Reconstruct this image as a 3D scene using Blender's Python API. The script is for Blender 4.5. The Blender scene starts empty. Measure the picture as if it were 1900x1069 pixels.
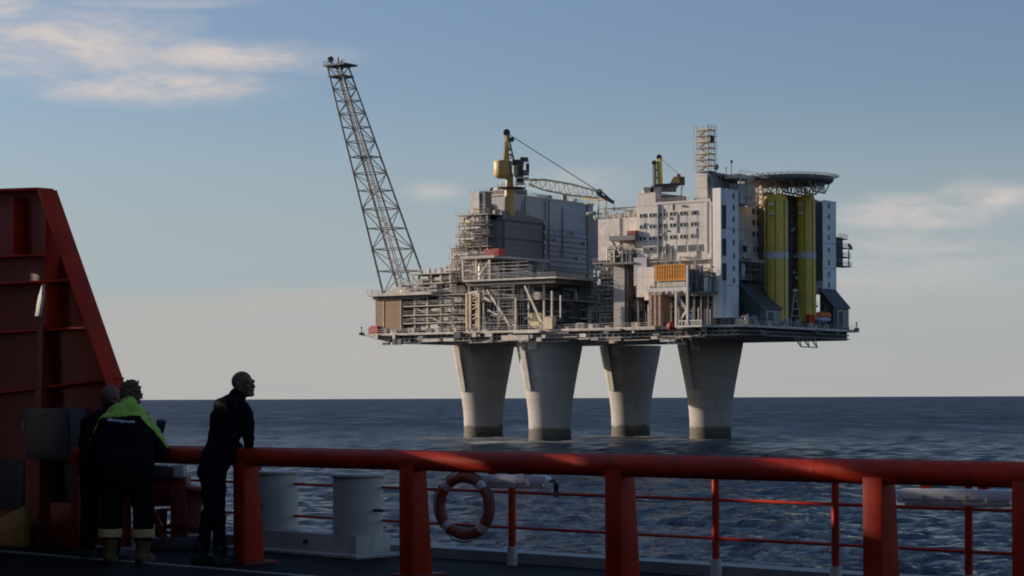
import bpy, bmesh, math, random
import numpy as np
from mathutils import Vector, Matrix

# ------------------------------------------------------------------ camera, sky, sun, exposure
SC = bpy.context.scene
COL = SC.collection
F = 4000.0                    # focal length in photo pixels (76 mm on a 36 mm sensor)
U0, V0, ROLL = 950.0, 738.6, 0.0043
HC = 12.8                     # eye height above the sea
DECK_Z = HC - 1.42            # the ship's deck

cam_d = bpy.data.cameras.new('camera')
cam = bpy.data.objects.new('camera', cam_d)
COL.objects.link(cam)
cam.location = (0, 0, HC)
cam.rotation_euler = (math.pi / 2, ROLL, 0)
cam_d.sensor_width = 36.0
cam_d.lens = 36.0 * F / 1900.0
cam_d.shift_y = (V0 - 534.5) / 1900.0
cam_d.clip_start = 0.1
cam_d.clip_end = 200000.0
SC.camera = cam

SUN_AZ = math.radians(-69.0)      # from the view direction (+Y), negative = left
SUN_EL = math.radians(13.0)
sun_dir = Vector((math.sin(SUN_AZ) * math.cos(SUN_EL), math.cos(SUN_AZ) * math.cos(SUN_EL), math.sin(SUN_EL)))
sun_d = bpy.data.lights.new('sun', 'SUN')
sun_d.energy = 5.0
sun_d.angle = math.radians(0.5)
sun_d.color = (1.0, 0.83, 0.66)
sun = bpy.data.objects.new('sun', sun_d)
COL.objects.link(sun)
sun.rotation_euler = sun_dir.to_track_quat('Z', 'Y').to_euler()

SC.view_settings.view_transform = 'Standard'
SC.view_settings.look = 'None'
SC.view_settings.exposure = 0.25
SC.view_settings.gamma = 1.0
SC.render.engine = 'CYCLES'
SC.cycles.use_denoising = True
SC.cycles.max_bounces = 6
SC.cycles.pixel_filter_type = 'BLACKMAN_HARRIS'
SC.cycles.filter_width = 1.9


class NT:
    """small helper for node trees"""
    def __init__(self, tree):
        self.t = tree
        self.n = tree.nodes
        self.l = tree.links

    def new(self, kind, **kw):
        nd = self.n.new(kind)
        for k, v in kw.items():
            setattr(nd, k, v)
        return nd

    def put(self, sock, v):
        if isinstance(v, bpy.types.NodeSocket):
            self.l.new(v, sock)
        else:
            sock.default_value = v

    def math(self, op, a, b=0.0, c=0.0, clamp=False):
        nd = self.new('ShaderNodeMath', operation=op, use_clamp=clamp)
        self.put(nd.inputs[0], a)
        self.put(nd.inputs[1], b)
        self.put(nd.inputs[2], c)
        return nd.outputs[0]

    def mix(self, f, a, b, mode='MIX'):
        nd = self.new('ShaderNodeMix', data_type='RGBA', blend_type=mode)
        self.put(nd.inputs[0], f)
        self.put(nd.inputs[6], a)
        self.put(nd.inputs[7], b)
        return nd.outputs[2]

    def ramp(self, f, lo, hi, a=0.0, b=1.0, smooth=True):
        nd = self.new('ShaderNodeMapRange', interpolation_type='SMOOTHSTEP' if smooth else 'LINEAR')
        self.put(nd.inputs[0], f)
        self.put(nd.inputs[1], lo)
        self.put(nd.inputs[2], hi)
        self.put(nd.inputs[3], a)
        self.put(nd.inputs[4], b)
        return nd.outputs[0]

    def noise(self, vec, scale, detail=4.0, rough=0.55, dist=0.0):
        nd = self.new('ShaderNodeTexNoise')
        self.put(nd.inputs['Vector'], vec)
        nd.inputs['Scale'].default_value = scale
        nd.inputs['Detail'].default_value = detail
        nd.inputs['Roughness'].default_value = rough
        nd.inputs['Distortion'].default_value = dist
        return nd.outputs['Fac']

    def mapping(self, vec, scale=(1, 1, 1), loc=(0, 0, 0), rot=(0, 0, 0)):
        nd = self.new('ShaderNodeMapping')
        self.put(nd.inputs['Vector'], vec)
        nd.inputs['Scale'].default_value = scale
        nd.inputs['Location'].default_value = loc
        nd.inputs['Rotation'].default_value = rot
        return nd.outputs[0]


def build_world():
    w = bpy.data.worlds.new('World')
    SC.world = w
    w.use_nodes = True
    t = NT(w.node_tree)
    for nd in list(t.n):
        t.n.remove(nd)
    out = t.new('ShaderNodeOutputWorld')
    bg = t.new('ShaderNodeBackground')
    bg.inputs['Strength'].default_value = 0.083
    t.l.new(bg.outputs[0], out.inputs[0])
    sky = t.new('ShaderNodeTexSky', sky_type='NISHITA')
    sky.sun_disc = False
    sky.sun_elevation = SUN_EL
    sky.sun_rotation = SUN_AZ
    sky.air_density = SKY_AIR
    sky.dust_density = SKY_DUST
    sky.ozone_density = SKY_OZONE
    tc = t.new('ShaderNodeTexCoord')
    sep = t.new('ShaderNodeSeparateXYZ')
    t.l.new(tc.outputs['Generated'], sep.inputs[0])
    x, y, z = sep.outputs
    ay = t.math('MAXIMUM', t.math('ABSOLUTE', y), 0.05)
    a = t.math('DIVIDE', x, ay)          # direction coordinates of the sky: azimuth and elevation tangents
    e = t.math('DIVIDE', z, ay)
    comb = t.new('ShaderNodeCombineXYZ')
    t.l.new(a, comb.inputs[0])
    t.l.new(e, comb.inputs[1])
    t.l.new(t.math('SIGN', y), comb.inputs[2])
    p = comb.outputs[0]
    warp = t.noise(t.mapping(p, (9, 22, 1)), 1.0, 5, 0.6)
    wisp = t.noise(t.mapping(p, (16, 62, 1), rot=(0, 0, 0.10)), 1.0, 6, 0.58, 0.6)
    fine = t.noise(t.mapping(p, (45, 150, 1), rot=(0, 0, 0.16)), 1.0, 5, 0.6, 0.4)
    dens = None
    for (u, v, ru, rv, k) in CLOUDS:
        ca, ce = (u - U0) / F, (V0 - v) / F
        da = t.math('DIVIDE', t.math('SUBTRACT', a, ca), ru / F)
        de = t.math('DIVIDE', t.math('SUBTRACT', e, ce), rv / F)
        r = t.math('SQRT', t.math('ADD', t.math('MULTIPLY', da, da), t.math('MULTIPLY', de, de)))
        r = t.math('ADD', r, t.math('MULTIPLY', t.math('SUBTRACT', warp, 0.5), 1.6))
        m = t.math('MULTIPLY', t.ramp(r, 1.15, 0.1), k)
        dens = m if dens is None else t.math('MAXIMUM', dens, m)
    tex = t.math('ADD', t.math('MULTIPLY', wisp, 0.7), t.math('MULTIPLY', fine, 0.3))
    tex = t.ramp(tex, 0.40, 0.59)
    front = t.ramp(y, 0.0, 0.2)
    cl = t.math('MULTIPLY', t.math('MULTIPLY', dens, t.math('ADD', t.math('MULTIPLY', tex, 0.64), 0.36)), front, clamp=True)
    # a low bank of thin stratus above the horizon, with a soft ragged upper edge
    edge = t.noise(t.mapping(p, (6, 4, 1)), 1.0, 4, 0.55)
    top = t.math('ADD', t.math('ADD', 0.0545, t.math('MULTIPLY', a, 0.02)), t.math('MULTIPLY', t.math('SUBTRACT', edge, 0.5), 0.02))
    dlt = t.math('SUBTRACT', e, top)
    bank = t.ramp(dlt, 0.0022, -0.0035)
    bank = t.math('MULTIPLY', bank, t.ramp(a, 0.16, -0.06, 0.42, 1.0))
    streak = t.noise(t.mapping(p, (7, 90, 1)), 1.0, 4, 0.5)
    bank = t.math('MULTIPLY', bank, t.ramp(streak, 0.3, 0.65, 0.45, 1.0))
    veil = t.math('MULTIPLY', t.ramp(e, 0.06, 0.0), 0.5)
    col = t.mix(1.0, sky.outputs[0], SKY_TINT, 'MULTIPLY')
    col = t.mix(t.math('MULTIPLY', t.ramp(e, 0.15, 0.05), 0.8), col, MID_COL)
    col = t.mix(veil, col, BANK_COL)
    col = t.mix(t.math('MULTIPLY', bank, 0.85), col, BANK_COL)
    col = t.mix(t.math('MULTIPLY', cl, 0.95), col, CLOUD_COL)
    t.l.new(col, bg.inputs['Color'])


SKY_AIR, SKY_DUST, SKY_OZONE = 1.0, 0.9, 2.6
SKY_TINT = (1.10, 1.05, 1.16, 1)     # slightly cooler white balance of the air
MID_COL = (3.75, 4.45, 4.85, 1)      # thin bluish mist low in the sky
BANK_COL = (4.75, 4.55, 4.32, 1)
CLOUD_COL = (6.6, 5.9, 5.6, 1)
CLOUDS = [(110, 78, 290, 88, 1.0), (440, 100, 270, 40, 1.0), (300, 160, 250, 44, 1.0), (20, 15, 170, 36, 0.8), (560, 102, 150, 20, 0.75), (180, 120, 330, 60, 0.5),
          (260, 2, 240, 16, 0.55), (1720, 402, 240, 44, 0.75), (1850, 372, 120, 44, 0.85), (1700, 480, 360, 90, 0.4),
          (800, 358, 80, 26, 0.5), (1070, 340, 140, 40, 0.35)]
build_world()

# ------------------------------------------------------------------ geometry helpers


def pp(u, v):
    du, dv = u - U0, v - V0
    return du - ROLL * dv, dv + ROLL * du


def P(u, v, Y):
    """the point of the place seen at photo pixel (u, v) at distance Y"""
    x, y = pp(u, v)
    return Vector((x * Y / F, Y, HC - y * Y / F))


# the platform's own grid: s runs along the long lit facade (to the left), t into the depth
CA, SA = math.cos(math.radians(35)), math.sin(math.radians(35))
NX, NY = 58.5, 600.0


def W(s, t, z):
    return Vector((NX - CA * s + SA * t, NY + SA * s + CA * t, z))


def S(u, t, v=500):
    x = pp(u, v)[0]
    return (F * (NX + SA * t) - x * (NY + CA * t)) / (CA * F + SA * x)


def T(u, s, v=500):
    x = pp(u, v)[0]
    return (x * (NY + SA * s) - F * (NX - CA * s)) / (SA * F - CA * x)


def Z(v, s, t, u=None):
    w = W(s, t, 0)
    if u is None:
        u = U0 + F * w.x / w.y
    return HC - pp(u, v)[1] * w.y / F


def fb(u0, u1, v0, v1, t0, depth):
    s1, s0 = S(u0, t0, v1), S(u1, t0, v1)
    sm = (s0 + s1) / 2
    return (s0, s1, t0, t0 + depth, Z(v1, sm, t0), Z(v0, sm, t0))


def eb(u0, u1, v0, v1, s0, length):
    t0, t1 = T(u0, s0, v1), T(u1, s0, v1)
    tm = (t0 + t1) / 2
    return (s0, s0 + length, t0, t1, Z(v1, s0, tm), Z(v0, s0, tm))


class MB:
    def __init__(self):
        self.v = []
        self.f = []

    def add(self, vs, fs):
        b = len(self.v)
        self.v += [Vector(p) for p in vs]
        self.f += [tuple(i + b for i in f) for f in fs]

    BOXF = ((0, 1, 2, 3), (7, 6, 5, 4), (0, 4, 5, 1), (1, 5, 6, 2), (2, 6, 7, 3), (3, 7, 4, 0))

    def hexa(self, lo, hi):
        self.add(list(lo) + list(hi), MB.BOXF)

    def gbox(self, s0, s1, t0, t1, z0, z1):
        c = ((s0, t0), (s1, t0), (s1, t1), (s0, t1))
        self.hexa([W(s, t, z0) for s, t in c], [W(s, t, z1) for s, t in c])

    def box(self, c, h, R=None):
        c = Vector(c)
        R = R or Matrix.Identity(3)
        q = ((-1, -1), (1, -1), (1, 1), (-1, 1))
        self.hexa([c + R @ Vector((x * h[0], y * h[1], -h[2])) for x, y in q],
                  [c + R @ Vector((x * h[0], y * h[1], h[2])) for x, y in q])

    def beam(self, p, q, w, h=None, up=(0, 0, 1)):
        p, q = Vector(p), Vector(q)
        h = h or w
        d = (q - p).normalized()
        up = Vector(up)
        if abs(d.dot(up)) > 0.98:
            up = Vector((CA, -SA, 0))
        a = d.cross(up).normalized() * (w / 2)
        b = a.cross(d).normalized() * (h / 2)
        self.hexa([p - a - b, p + a - b, p + a + b, p - a + b], [q - a - b, q + a - b, q + a + b, q - a + b])

    def tube(self, p, q, r, n=8, r2=None):
        p, q = Vector(p), Vector(q)
        r2 = r if r2 is None else r2
        d = (q - p).normalized()
        a = d.orthogonal().normalized()
        b = d.cross(a)
        vs = []
        for c, rr in ((p, r), (q, r2)):
            for i in range(n):
                th = 2 * math.pi * i / n
                vs.append(c + (a * math.cos(th) + b * math.sin(th)) * rr)
        fs = [(i, (i + 1) % n, n + (i + 1) % n, n + i) for i in range(n)]
        fs += [tuple(range(n - 1, -1, -1)), tuple(range(n, 2 * n))]
        self.add(vs, fs)

    def pipe(self, pts, r, n=8):
        pts = [Vector(p) for p in pts]
        rings = []
        d0 = (pts[1] - pts[0]).normalized()
        a = d0.orthogonal().normalized()
        vs = []
        for i, p in enumerate(pts):
            d = (pts[min(i + 1, len(pts) - 1)] - pts[max(i - 1, 0)]).normalized()
            a = (a - d * a.dot(d)).normalized()
            b = d.cross(a)
            rings.append(len(vs))
            for k in range(n):
                th = 2 * math.pi * k / n
                vs.append(p + (a * math.cos(th) + b * math.sin(th)) * r)
        fs = []
        for i in range(len(pts) - 1):
            for k in range(n):
                fs.append((i * n + k, i * n + (k + 1) % n, (i + 1) * n + (k + 1) % n, (i + 1) * n + k))
        fs += [tuple(range(n - 1, -1, -1)), tuple(range((len(pts) - 1) * n, len(pts) * n))]
        self.add(vs, fs)

    def lathe(self, prof, c, n=24, axis=(0, 0, 1)):
        c = Vector(c)
        d = Vector(axis).normalized()
        a = d.orthogonal().normalized()
        b = d.cross(a)
        vs = []
        for r, z in prof:
            for i in range(n):
                th = 2 * math.pi * i / n
                vs.append(c + d * z + (a * math.cos(th) + b * math.sin(th)) * max(r, 1e-4))
        m = len(prof)
        fs = [(k * n + i, k * n + (i + 1) % n, (k + 1) * n + (i + 1) % n, (k + 1) * n + i) for k in range(m - 1) for i in range(n)]
        fs += [tuple(range(n - 1, -1, -1)), tuple(range((m - 1) * n, m * n))]
        self.add(vs, fs)

    def ball(self, c, r, n=12, m=8, R=None):
        c = Vector(c)
        r = (r, r, r) if not hasattr(r, '__len__') else r
        R = R or Matrix.Identity(3)
        vs = [c + R @ Vector((0, 0, -r[2]))]
        for j in range(1, m):
            ph = -math.pi / 2 + math.pi * j / m
            for i in range(n):
                th = 2 * math.pi * i / n
                vs.append(c + R @ Vector((r[0] * math.cos(ph) * math.cos(th), r[1] * math.cos(ph) * math.sin(th), r[2] * math.sin(ph))))
        vs.append(c + R @ Vector((0, 0, r[2])))
        fs = [(0, 1 + (i + 1) % n, 1 + i) for i in range(n)]
        for j in range(m - 2):
            for i in range(n):
                a, b = 1 + j * n, 1 + (j + 1) * n
                fs.append((a + i, a + (i + 1) % n, b + (i + 1) % n, b + i))
        last = len(vs) - 1
        a = 1 + (m - 2) * n
        fs += [(a + i, a + (i + 1) % n, last) for i in range(n)]
        self.add(vs, fs)

    def prism(self, poly, vec):
        """extrude a closed polygon of 3-D points along vec"""
        poly = [Vector(p) for p in poly]
        vec = Vector(vec)
        n = len(poly)
        self.add(poly + [p + vec for p in poly],
                 [tuple(range(n - 1, -1, -1)), tuple(range(n, 2 * n))] + [(i, (i + 1) % n, n + (i + 1) % n, n + i) for i in range(n)])

    def gprism(self, poly, t0, t1):
        """polygon given as (s, z), extruded from t0 to t1"""
        self.prism([W(s, t0, z) for s, z in poly], W(0, t1, 0) - W(0, t0, 0))

    def eprism(self, poly, s0, s1):
        """polygon given as (t, z), extruded from s0 to s1"""
        self.prism([W(s0, t, z) for t, z in poly], W(s1, 0, 0) - W(s0, 0, 0))

    def torus(self, c, R1, r, axis, n=32, m=10, th0=0.0, th1=2 * math.pi, start=None):
        c = Vector(c)
        d = Vector(axis).normalized()
        a = (Vector(start) if start else d.orthogonal()).normalized()
        b = d.cross(a)
        full = abs(th1 - th0 - 2 * math.pi) < 1e-6
        k = n if full else n + 1
        vs = []
        for i in range(k):
            th = th0 + (th1 - th0) * i / n
            e = a * math.cos(th) + b * math.sin(th)
            for j in range(m):
                ph = 2 * math.pi * j / m
                vs.append(c + e * (R1 + r * math.cos(ph)) + d * (r * math.sin(ph)))
        fs = []
        for i in range(n):
            i2 = (i + 1) % k
            for j in range(m):
                fs.append((i * m + j, i2 * m + j, i2 * m + (j + 1) % m, i * m + (j + 1) % m))
        if not full:
            fs += [tuple(range(m - 1, -1, -1)), tuple(range(n * m, (n + 1) * m))]
        self.add(vs, fs)

    def mesh(self, name, off=Vector((0, 0, 0)), smooth=True, bevel=0.0):
        me = bpy.data.meshes.new(name)
        me.from_pydata([p - off for p in self.v], [], self.f)
        bm = bmesh.new()
        bm.from_mesh(me)
        bmesh.ops.recalc_face_normals(bm, faces=bm.faces)
        if bevel:
            es = [e for e in bm.edges if len(e.link_faces) == 2 and e.calc_face_angle(0) > 0.6]
            bmesh.ops.bevel(bm, geom=es, offset=bevel, segments=2, affect='EDGES', profile=0.5, clamp_overlap=True)
        bm.to_mesh(me)
        bm.free()
        if smooth:
            me.polygons.foreach_set('use_smooth', [True] * len(me.polygons))
            me.set_sharp_from_angle(angle=math.radians(38))
        return me


def tag(o, label, cat, group=None):
    o['label'] = label
    o['category'] = cat
    if group:
        o['group'] = group
    return o


class Thing:
    """one thing: an Empty at its base that parents its parts"""
    def __init__(self, name, label, cat, group=None):
        self.name, self.label, self.cat, self.group = name, label, cat, group
        self.items = []
        self.shared = {}

    def piece(self, name, mat, under=None, bevel=0.0, label=None):
        mb = MB()
        mb.info = (name, mat, under, bevel, label)
        self.items.append(mb)
        return mb

    def part(self, name, mat, **kw):
        k = (name, mat.name)
        if k not in self.shared:
            self.shared[k] = self.piece(name, mat, **kw)
        return self.shared[k]

    def finish(self, base=None, bake=True):
        items = [m for m in self.items if m.v]
        pts = np.array([p[:] for m in items for p in m.v])
        lo, hi = pts.min(0), pts.max(0)
        if base is None:
            base = Vector(((lo[0] + hi[0]) / 2, (lo[1] + hi[1]) / 2, lo[2]))
        root = bpy.data.objects.new(self.name, None)
        root.empty_display_size = 0.3
        COL.objects.link(root)
        root.location = base
        tag(root, self.label, self.cat, self.group)
        made = {}
        for m in items:
            name, mat, under, bevel, label = m.info
            me = m.mesh(name, base, bevel=bevel)
            me.materials.append(mat)
            o = bpy.data.objects.new(name, me)
            COL.objects.link(o)
            made[id(m)] = o
            if label:
                o['label'] = label
            o.parent = made[id(under)] if under is not None else root
        self.root = root
        return root


def copy_tree(o, parent=None):
    c = o.copy()
    COL.objects.link(c)
    c.parent = parent
    for ch in list(o.children):
        copy_tree(ch, c)
    return c


def single(name, label, cat, mb, mat, group=None, bevel=0.0):
    pts = np.array([p[:] for p in mb.v])
    lo, hi = pts.min(0), pts.max(0)
    base = Vector(((lo[0] + hi[0]) / 2, (lo[1] + hi[1]) / 2, lo[2]))
    me = mb.mesh(name, base, bevel=bevel)
    me.materials.append(mat)
    o = bpy.data.objects.new(name, me)
    COL.objects.link(o)
    o.location = base
    return tag(o, label, cat, group)


# ------------------------------------------------------------------ materials


def paint(name, col, rough=0.55, var=0.25, scale=0.3, dirt=(0.12, 0.09, 0.06), dirt_amt=0.35, streak=True, metal=0.0, bump=0.0, coat=0.0, spec=0.5):
    """weathered paint: mottling, vertical streaks of dirt and rust"""
    m = bpy.data.materials.new(name)
    m.use_nodes = True
    t = NT(m.node_tree)
    b = t.n['Principled BSDF']
    tc = t.new('ShaderNodeTexCoord')
    ob = tc.outputs['Object']
    n1 = t.noise(ob, scale, 6, 0.6)
    n2 = t.noise(t.mapping(ob, (1, 1, 0.12 if streak else 1)), scale * 3.0, 5, 0.65)
    c = tuple(col) + (1,)
    lo = tuple(x * (1 - var) for x in col) + (1,)
    hi = tuple(min(1, x * (1 + var * 0.5)) for x in col) + (1,)
    cc = t.mix(t.ramp(n1, 0.3, 0.7), lo, hi)
    cc = t.mix(t.math('MULTIPLY', t.ramp(n2, 0.52, 0.75), dirt_amt), cc, tuple(dirt) + (1,))
    t.l.new(cc, b.inputs['Base Color'])
    t.put(b.inputs['Roughness'], t.ramp(n1, 0.2, 0.8, rough - 0.08, min(1, rough + 0.12)))
    b.inputs['Metallic'].default_value = metal
    b.inputs['Specular IOR Level'].default_value = spec
    if coat:
        b.inputs['Coat Weight'].default_value = coat
        b.inputs['Coat Roughness'].default_value = 0.25
    if bump:
        bp = t.new('ShaderNodeBump')
        bp.inputs['Strength'].default_value = 0.5
        bp.inputs['Distance'].default_value = bump
        t.l.new(t.noise(ob, scale * 8, 5, 0.6), bp.inputs['Height'])
        t.l.new(bp.outputs[0], b.inputs['Normal'])
    return m


def panelled(name, col, pitch, line=0.06, axis='z', dark=0.45, **kw):
    """paint with seams between cladding panels (axis: z = level seams, h = also upright seams)"""
    m = paint(name, col, **kw)
    t = NT(m.node_tree)
    b = t.n['Principled BSDF']
    src = b.inputs['Base Color'].links[0].from_socket
    tc = t.new('ShaderNodeTexCoord')
    sep = t.new('ShaderNodeSeparateXYZ')
    rot = t.mapping(tc.outputs['Object'], rot=(0, 0, math.radians(35)))
    t.l.new(rot, sep.inputs[0])
    fz = t.math('FRACT', t.math('DIVIDE', t.math('ADD', sep.outputs[2], 500.0), pitch))
    f = t.math('LESS_THAN', fz, line)
    if axis == 'h':
        hx = t.math('FRACT', t.math('DIVIDE', t.math('ADD', t.math('ADD', sep.outputs[0], sep.outputs[1]), 500.0), pitch * 1.6))
        f = t.math('MAXIMUM', f, t.math('LESS_THAN', hx, line * 0.6))
    c = t.mix(t.math('MULTIPLY', f, dark), src, (0.04, 0.04, 0.045, 1))
    t.l.new(c, b.inputs['Base Color'])
    return m


M = {}
M['concrete'] = None
M['bright_white'] = paint('bright_white_cladding', (0.86, 0.84, 0.80), 0.45, 0.06, 0.15, dirt=(0.5, 0.45, 0.4), dirt_amt=0.3)
M['white'] = paint('white_paint', (0.62, 0.60, 0.57), 0.5, 0.12, 0.15, dirt_amt=0.18)
M['lq_white'] = panelled('quarters_cladding', (0.68, 0.63, 0.57), 3.4, 0.06, 'h', 0.35, rough=0.55, var=0.16, scale=0.12, dirt=(0.25, 0.2, 0.16), dirt_amt=0.4)
M['tower_white'] = paint('tower_cladding', (0.72, 0.72, 0.74), 0.45, 0.12, 0.12, dirt=(0.4, 0.36, 0.32), dirt_amt=0.4)
M['beige'] = paint('beige_paint', (0.59, 0.53, 0.46), 0.6, 0.3, 0.5)
M['beige2'] = paint('pale_beige_paint', (0.71, 0.65, 0.57), 0.6, 0.25, 0.5)
M['steel'] = paint('grey_steel', (0.30, 0.29, 0.28), 0.5, 0.3, 0.6)
M['galv'] = paint('galvanised_steel', (0.50, 0.46, 0.41), 0.45, 0.25, 0.8, metal=0.15)
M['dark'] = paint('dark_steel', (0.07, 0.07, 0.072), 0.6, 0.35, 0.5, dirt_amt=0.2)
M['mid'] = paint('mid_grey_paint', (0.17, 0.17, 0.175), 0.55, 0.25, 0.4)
M['hall'] = panelled('hall_cladding', (0.40, 0.40, 0.42), 4.5, 0.03, 'h', 0.35, rough=0.5, var=0.16, scale=0.1, dirt=(0.2, 0.18, 0.16), dirt_amt=0.4)
M['louvre'] = panelled('louvre_cladding', (0.36, 0.37, 0.42), 1.62, 0.24, 'z', 0.75, rough=0.5, var=0.12, scale=0.1, dirt_amt=0.15)
M['box_grey'] = panelled('module_cladding', (0.17, 0.17, 0.165), 5.2, 0.04, 'z', 0.6, rough=0.6, var=0.15, scale=0.15)
M['brown'] = panelled('brown_sheeting', (0.36, 0.23, 0.14), 2.4, 0.05, 'h', 0.25, rough=0.75, var=0.2, scale=0.25)
M['rustbox'] = panelled('brown_container_steel', (0.34, 0.20, 0.14), 1.3, 0.12, 'h', 0.5, rough=0.7, var=0.3, scale=0.5)
M['yellow'] = paint('yellow_paint', (0.74, 0.50, 0.07), 0.5, 0.15, 0.2, dirt_amt=0.2)
M['crane_yellow'] = paint('crane_yellow_paint', (0.44, 0.31, 0.09), 0.5, 0.2, 0.4)
M['cream'] = paint('cream_paint', (0.74, 0.62, 0.38), 0.55, 0.15, 0.4)
M['red'] = paint('red_container_paint', (0.50, 0.06, 0.05), 0.5, 0.15, 0.5)
M['orange'] = panelled('orange_container_paint', (0.80, 0.34, 0.03), 1.3, 0.12, 'h', 0.35, rough=0.5, var=0.15, scale=0.4)
M['boat_orange'] = paint('lifeboat_orange', (0.70, 0.18, 0.03), 0.4, 0.1, 0.3, dirt_amt=0.1)
M['boat_hull'] = paint('lifeboat_hull', (0.45, 0.50, 0.66), 0.4, 0.1, 0.3, dirt_amt=0.1)
M['roof'] = paint('slate_roof_paint', (0.055, 0.058, 0.07), 0.5, 0.15, 0.2)
M['dwin'] = paint('dark_window_glass', (0.025, 0.028, 0.035), 0.3, 0.1, 0.5, dirt_amt=0.0, spec=0.2)
M['flare'] = paint('flare_steel', (0.21, 0.21, 0.215), 0.5, 0.25, 0.6, dirt_amt=0.2)
M['shaft'] = paint('shaft_cladding', (0.36, 0.355, 0.34), 0.55, 0.15, 0.3)
M['gwin'] = paint('grey_window_glass', (0.14, 0.15, 0.16), 0.2, 0.2, 0.8, dirt_amt=0.0)
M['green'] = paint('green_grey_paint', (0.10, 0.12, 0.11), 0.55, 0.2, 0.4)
M['band'] = paint('pale_band_paint', (0.55, 0.55, 0.50), 0.5, 0.1, 0.3, dirt_amt=0.1)



def leg_concrete():
    m = paint('leg_concrete', (0.35, 0.335, 0.315), 0.8, 0.16, 0.07, dirt=(0.20, 0.17, 0.14), dirt_amt=0.45)
    t = NT(m.node_tree)
    b = t.n['Principled BSDF']
    src = b.inputs['Base Color'].links[0].from_socket
    geo = t.new('ShaderNodeNewGeometry')
    p = geo.outputs['Position']
    sep = t.new('ShaderNodeSeparateXYZ')
    t.l.new(p, sep.inputs[0])
    # pour lines of the slip-formed concrete
    fz = t.math('FRACT', t.math('DIVIDE', t.math('ADD', sep.outputs[2], t.math('MULTIPLY', t.noise(p, 0.15, 3), 0.6)), 3.1))
    lay = t.noise(t.mapping(p, (0.02, 0.02, 0.32)), 1.0, 2)
    c = t.mix(t.math('MULTIPLY', t.math('LESS_THAN', fz, 0.07), 0.22), src, (0.12, 0.11, 0.10, 1))
    c = t.mix(t.math('MULTIPLY', t.ramp(lay, 0.4, 0.6), 0.25), c, (0.24, 0.22, 0.20, 1))
    # rust runs and the ragged upper limit of the marine growth
    run = t.noise(t.mapping(p, (0.9, 0.9, 0.04)), 1.0, 4, 0.6)
    c = t.mix(t.math('MULTIPLY', t.ramp(run, 0.57, 0.70), 0.35), c, (0.17, 0.11, 0.07, 1))
    g = t.math('ADD', sep.outputs[2], t.math('MULTIPLY', t.math('SUBTRACT', t.noise(t.mapping(p, (0.35, 0.35, 0.1)), 1.0, 5, 0.65), 0.5), 3.4))
    c = t.mix(t.ramp(g, 4.0, 3.4), c, (0.05, 0.047, 0.03, 1))
    c = t.mix(t.math('MULTIPLY', t.ramp(g, 6.0, 3.2), 0.3), c, (0.16, 0.15, 0.12, 1))
    t.l.new(c, b.inputs['Base Color'])
    return m


M['concrete'] = leg_concrete()
M['splash'] = paint('marine_growth', (0.05, 0.047, 0.03), 0.7, 0.5, 0.4, dirt=(0.2, 0.18, 0.12), dirt_amt=0.5, streak=False, bump=0.3)

# the ship
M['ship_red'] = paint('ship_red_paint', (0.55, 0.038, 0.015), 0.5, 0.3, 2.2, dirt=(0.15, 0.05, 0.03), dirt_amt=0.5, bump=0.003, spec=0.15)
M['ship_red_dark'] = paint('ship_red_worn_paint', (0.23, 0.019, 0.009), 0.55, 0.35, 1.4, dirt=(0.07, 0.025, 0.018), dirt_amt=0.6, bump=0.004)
M['ship_white'] = paint('ship_white_paint', (0.56, 0.52, 0.45), 0.5, 0.15, 1.2, dirt=(0.2, 0.13, 0.08), dirt_amt=0.3)
M['ship_grey'] = paint('ship_grey_paint', (0.075, 0.073, 0.07), 0.55, 0.2, 1.5)
M['deck_grey'] = paint('deck_paint', (0.016, 0.016, 0.016), 0.7, 0.4, 0.9, dirt=(0.07, 0.06, 0.055), dirt_amt=0.4, spec=0.06, streak=False, bump=0.004)
M['deck_edge'] = paint('deck_edge_paint', (0.30, 0.31, 0.29), 0.5, 0.25, 1.5, streak=False)
M['black'] = paint('black_rubber', (0.015, 0.015, 0.016), 0.6, 0.3, 2.0, dirt_amt=0.1)
M['ship_yellow'] = paint('ship_yellow_paint', (0.26, 0.15, 0.03), 0.5, 0.2, 1.0)
M['ring'] = paint('lifebuoy_orange', (0.34, 0.085, 0.045), 0.55, 0.15, 3.0, streak=False)
M['ring_white'] = paint('lifebuoy_white', (0.72, 0.68, 0.62), 0.5, 0.1, 3.0, streak=False)
M['rope'] = paint('rope', (0.22, 0.20, 0.17), 0.9, 0.2, 12.0, streak=False)
M['skin'] = paint('skin', (0.36, 0.19, 0.13), 0.5, 0.12, 8.0, dirt=(0.25, 0.10, 0.08), dirt_amt=0.25, streak=False)
M['skin2'] = paint('skin_close_cropped', (0.21, 0.115, 0.08), 0.6, 0.25, 20.0, dirt_amt=0.3, spec=0.2, streak=False)
M['cloth'] = paint('black_workwear', (0.010, 0.010, 0.012), 0.9, 0.3, 5.0, dirt_amt=0.05, spec=0.12, streak=False, bump=0.006)
M['cloth2'] = paint('navy_workwear', (0.009, 0.010, 0.015), 0.9, 0.3, 5.0, dirt_amt=0.05, spec=0.12, streak=False, bump=0.006)
M['hivis'] = paint('fluorescent_yellow_fabric', (0.44, 0.68, 0.09), 0.8, 0.1, 5.0, dirt_amt=0.08, streak=False, bump=0.004)
M['reflect'] = paint('reflective_tape', (0.85, 0.58, 0.24), 0.4, 0.15, 6.0, dirt_amt=0.15, streak=False)
M['tape'] = paint('silver_tape', (0.55, 0.56, 0.58), 0.35, 0.1, 6.0, dirt_amt=0.1, streak=False)
M['boot'] = paint('tan_leather', (0.15, 0.085, 0.03), 0.7, 0.25, 6.0, streak=False)
M['hair'] = paint('brown_hair', (0.15, 0.085, 0.042), 0.8, 0.3, 30.0, dirt_amt=0.1, streak=False)
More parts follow.
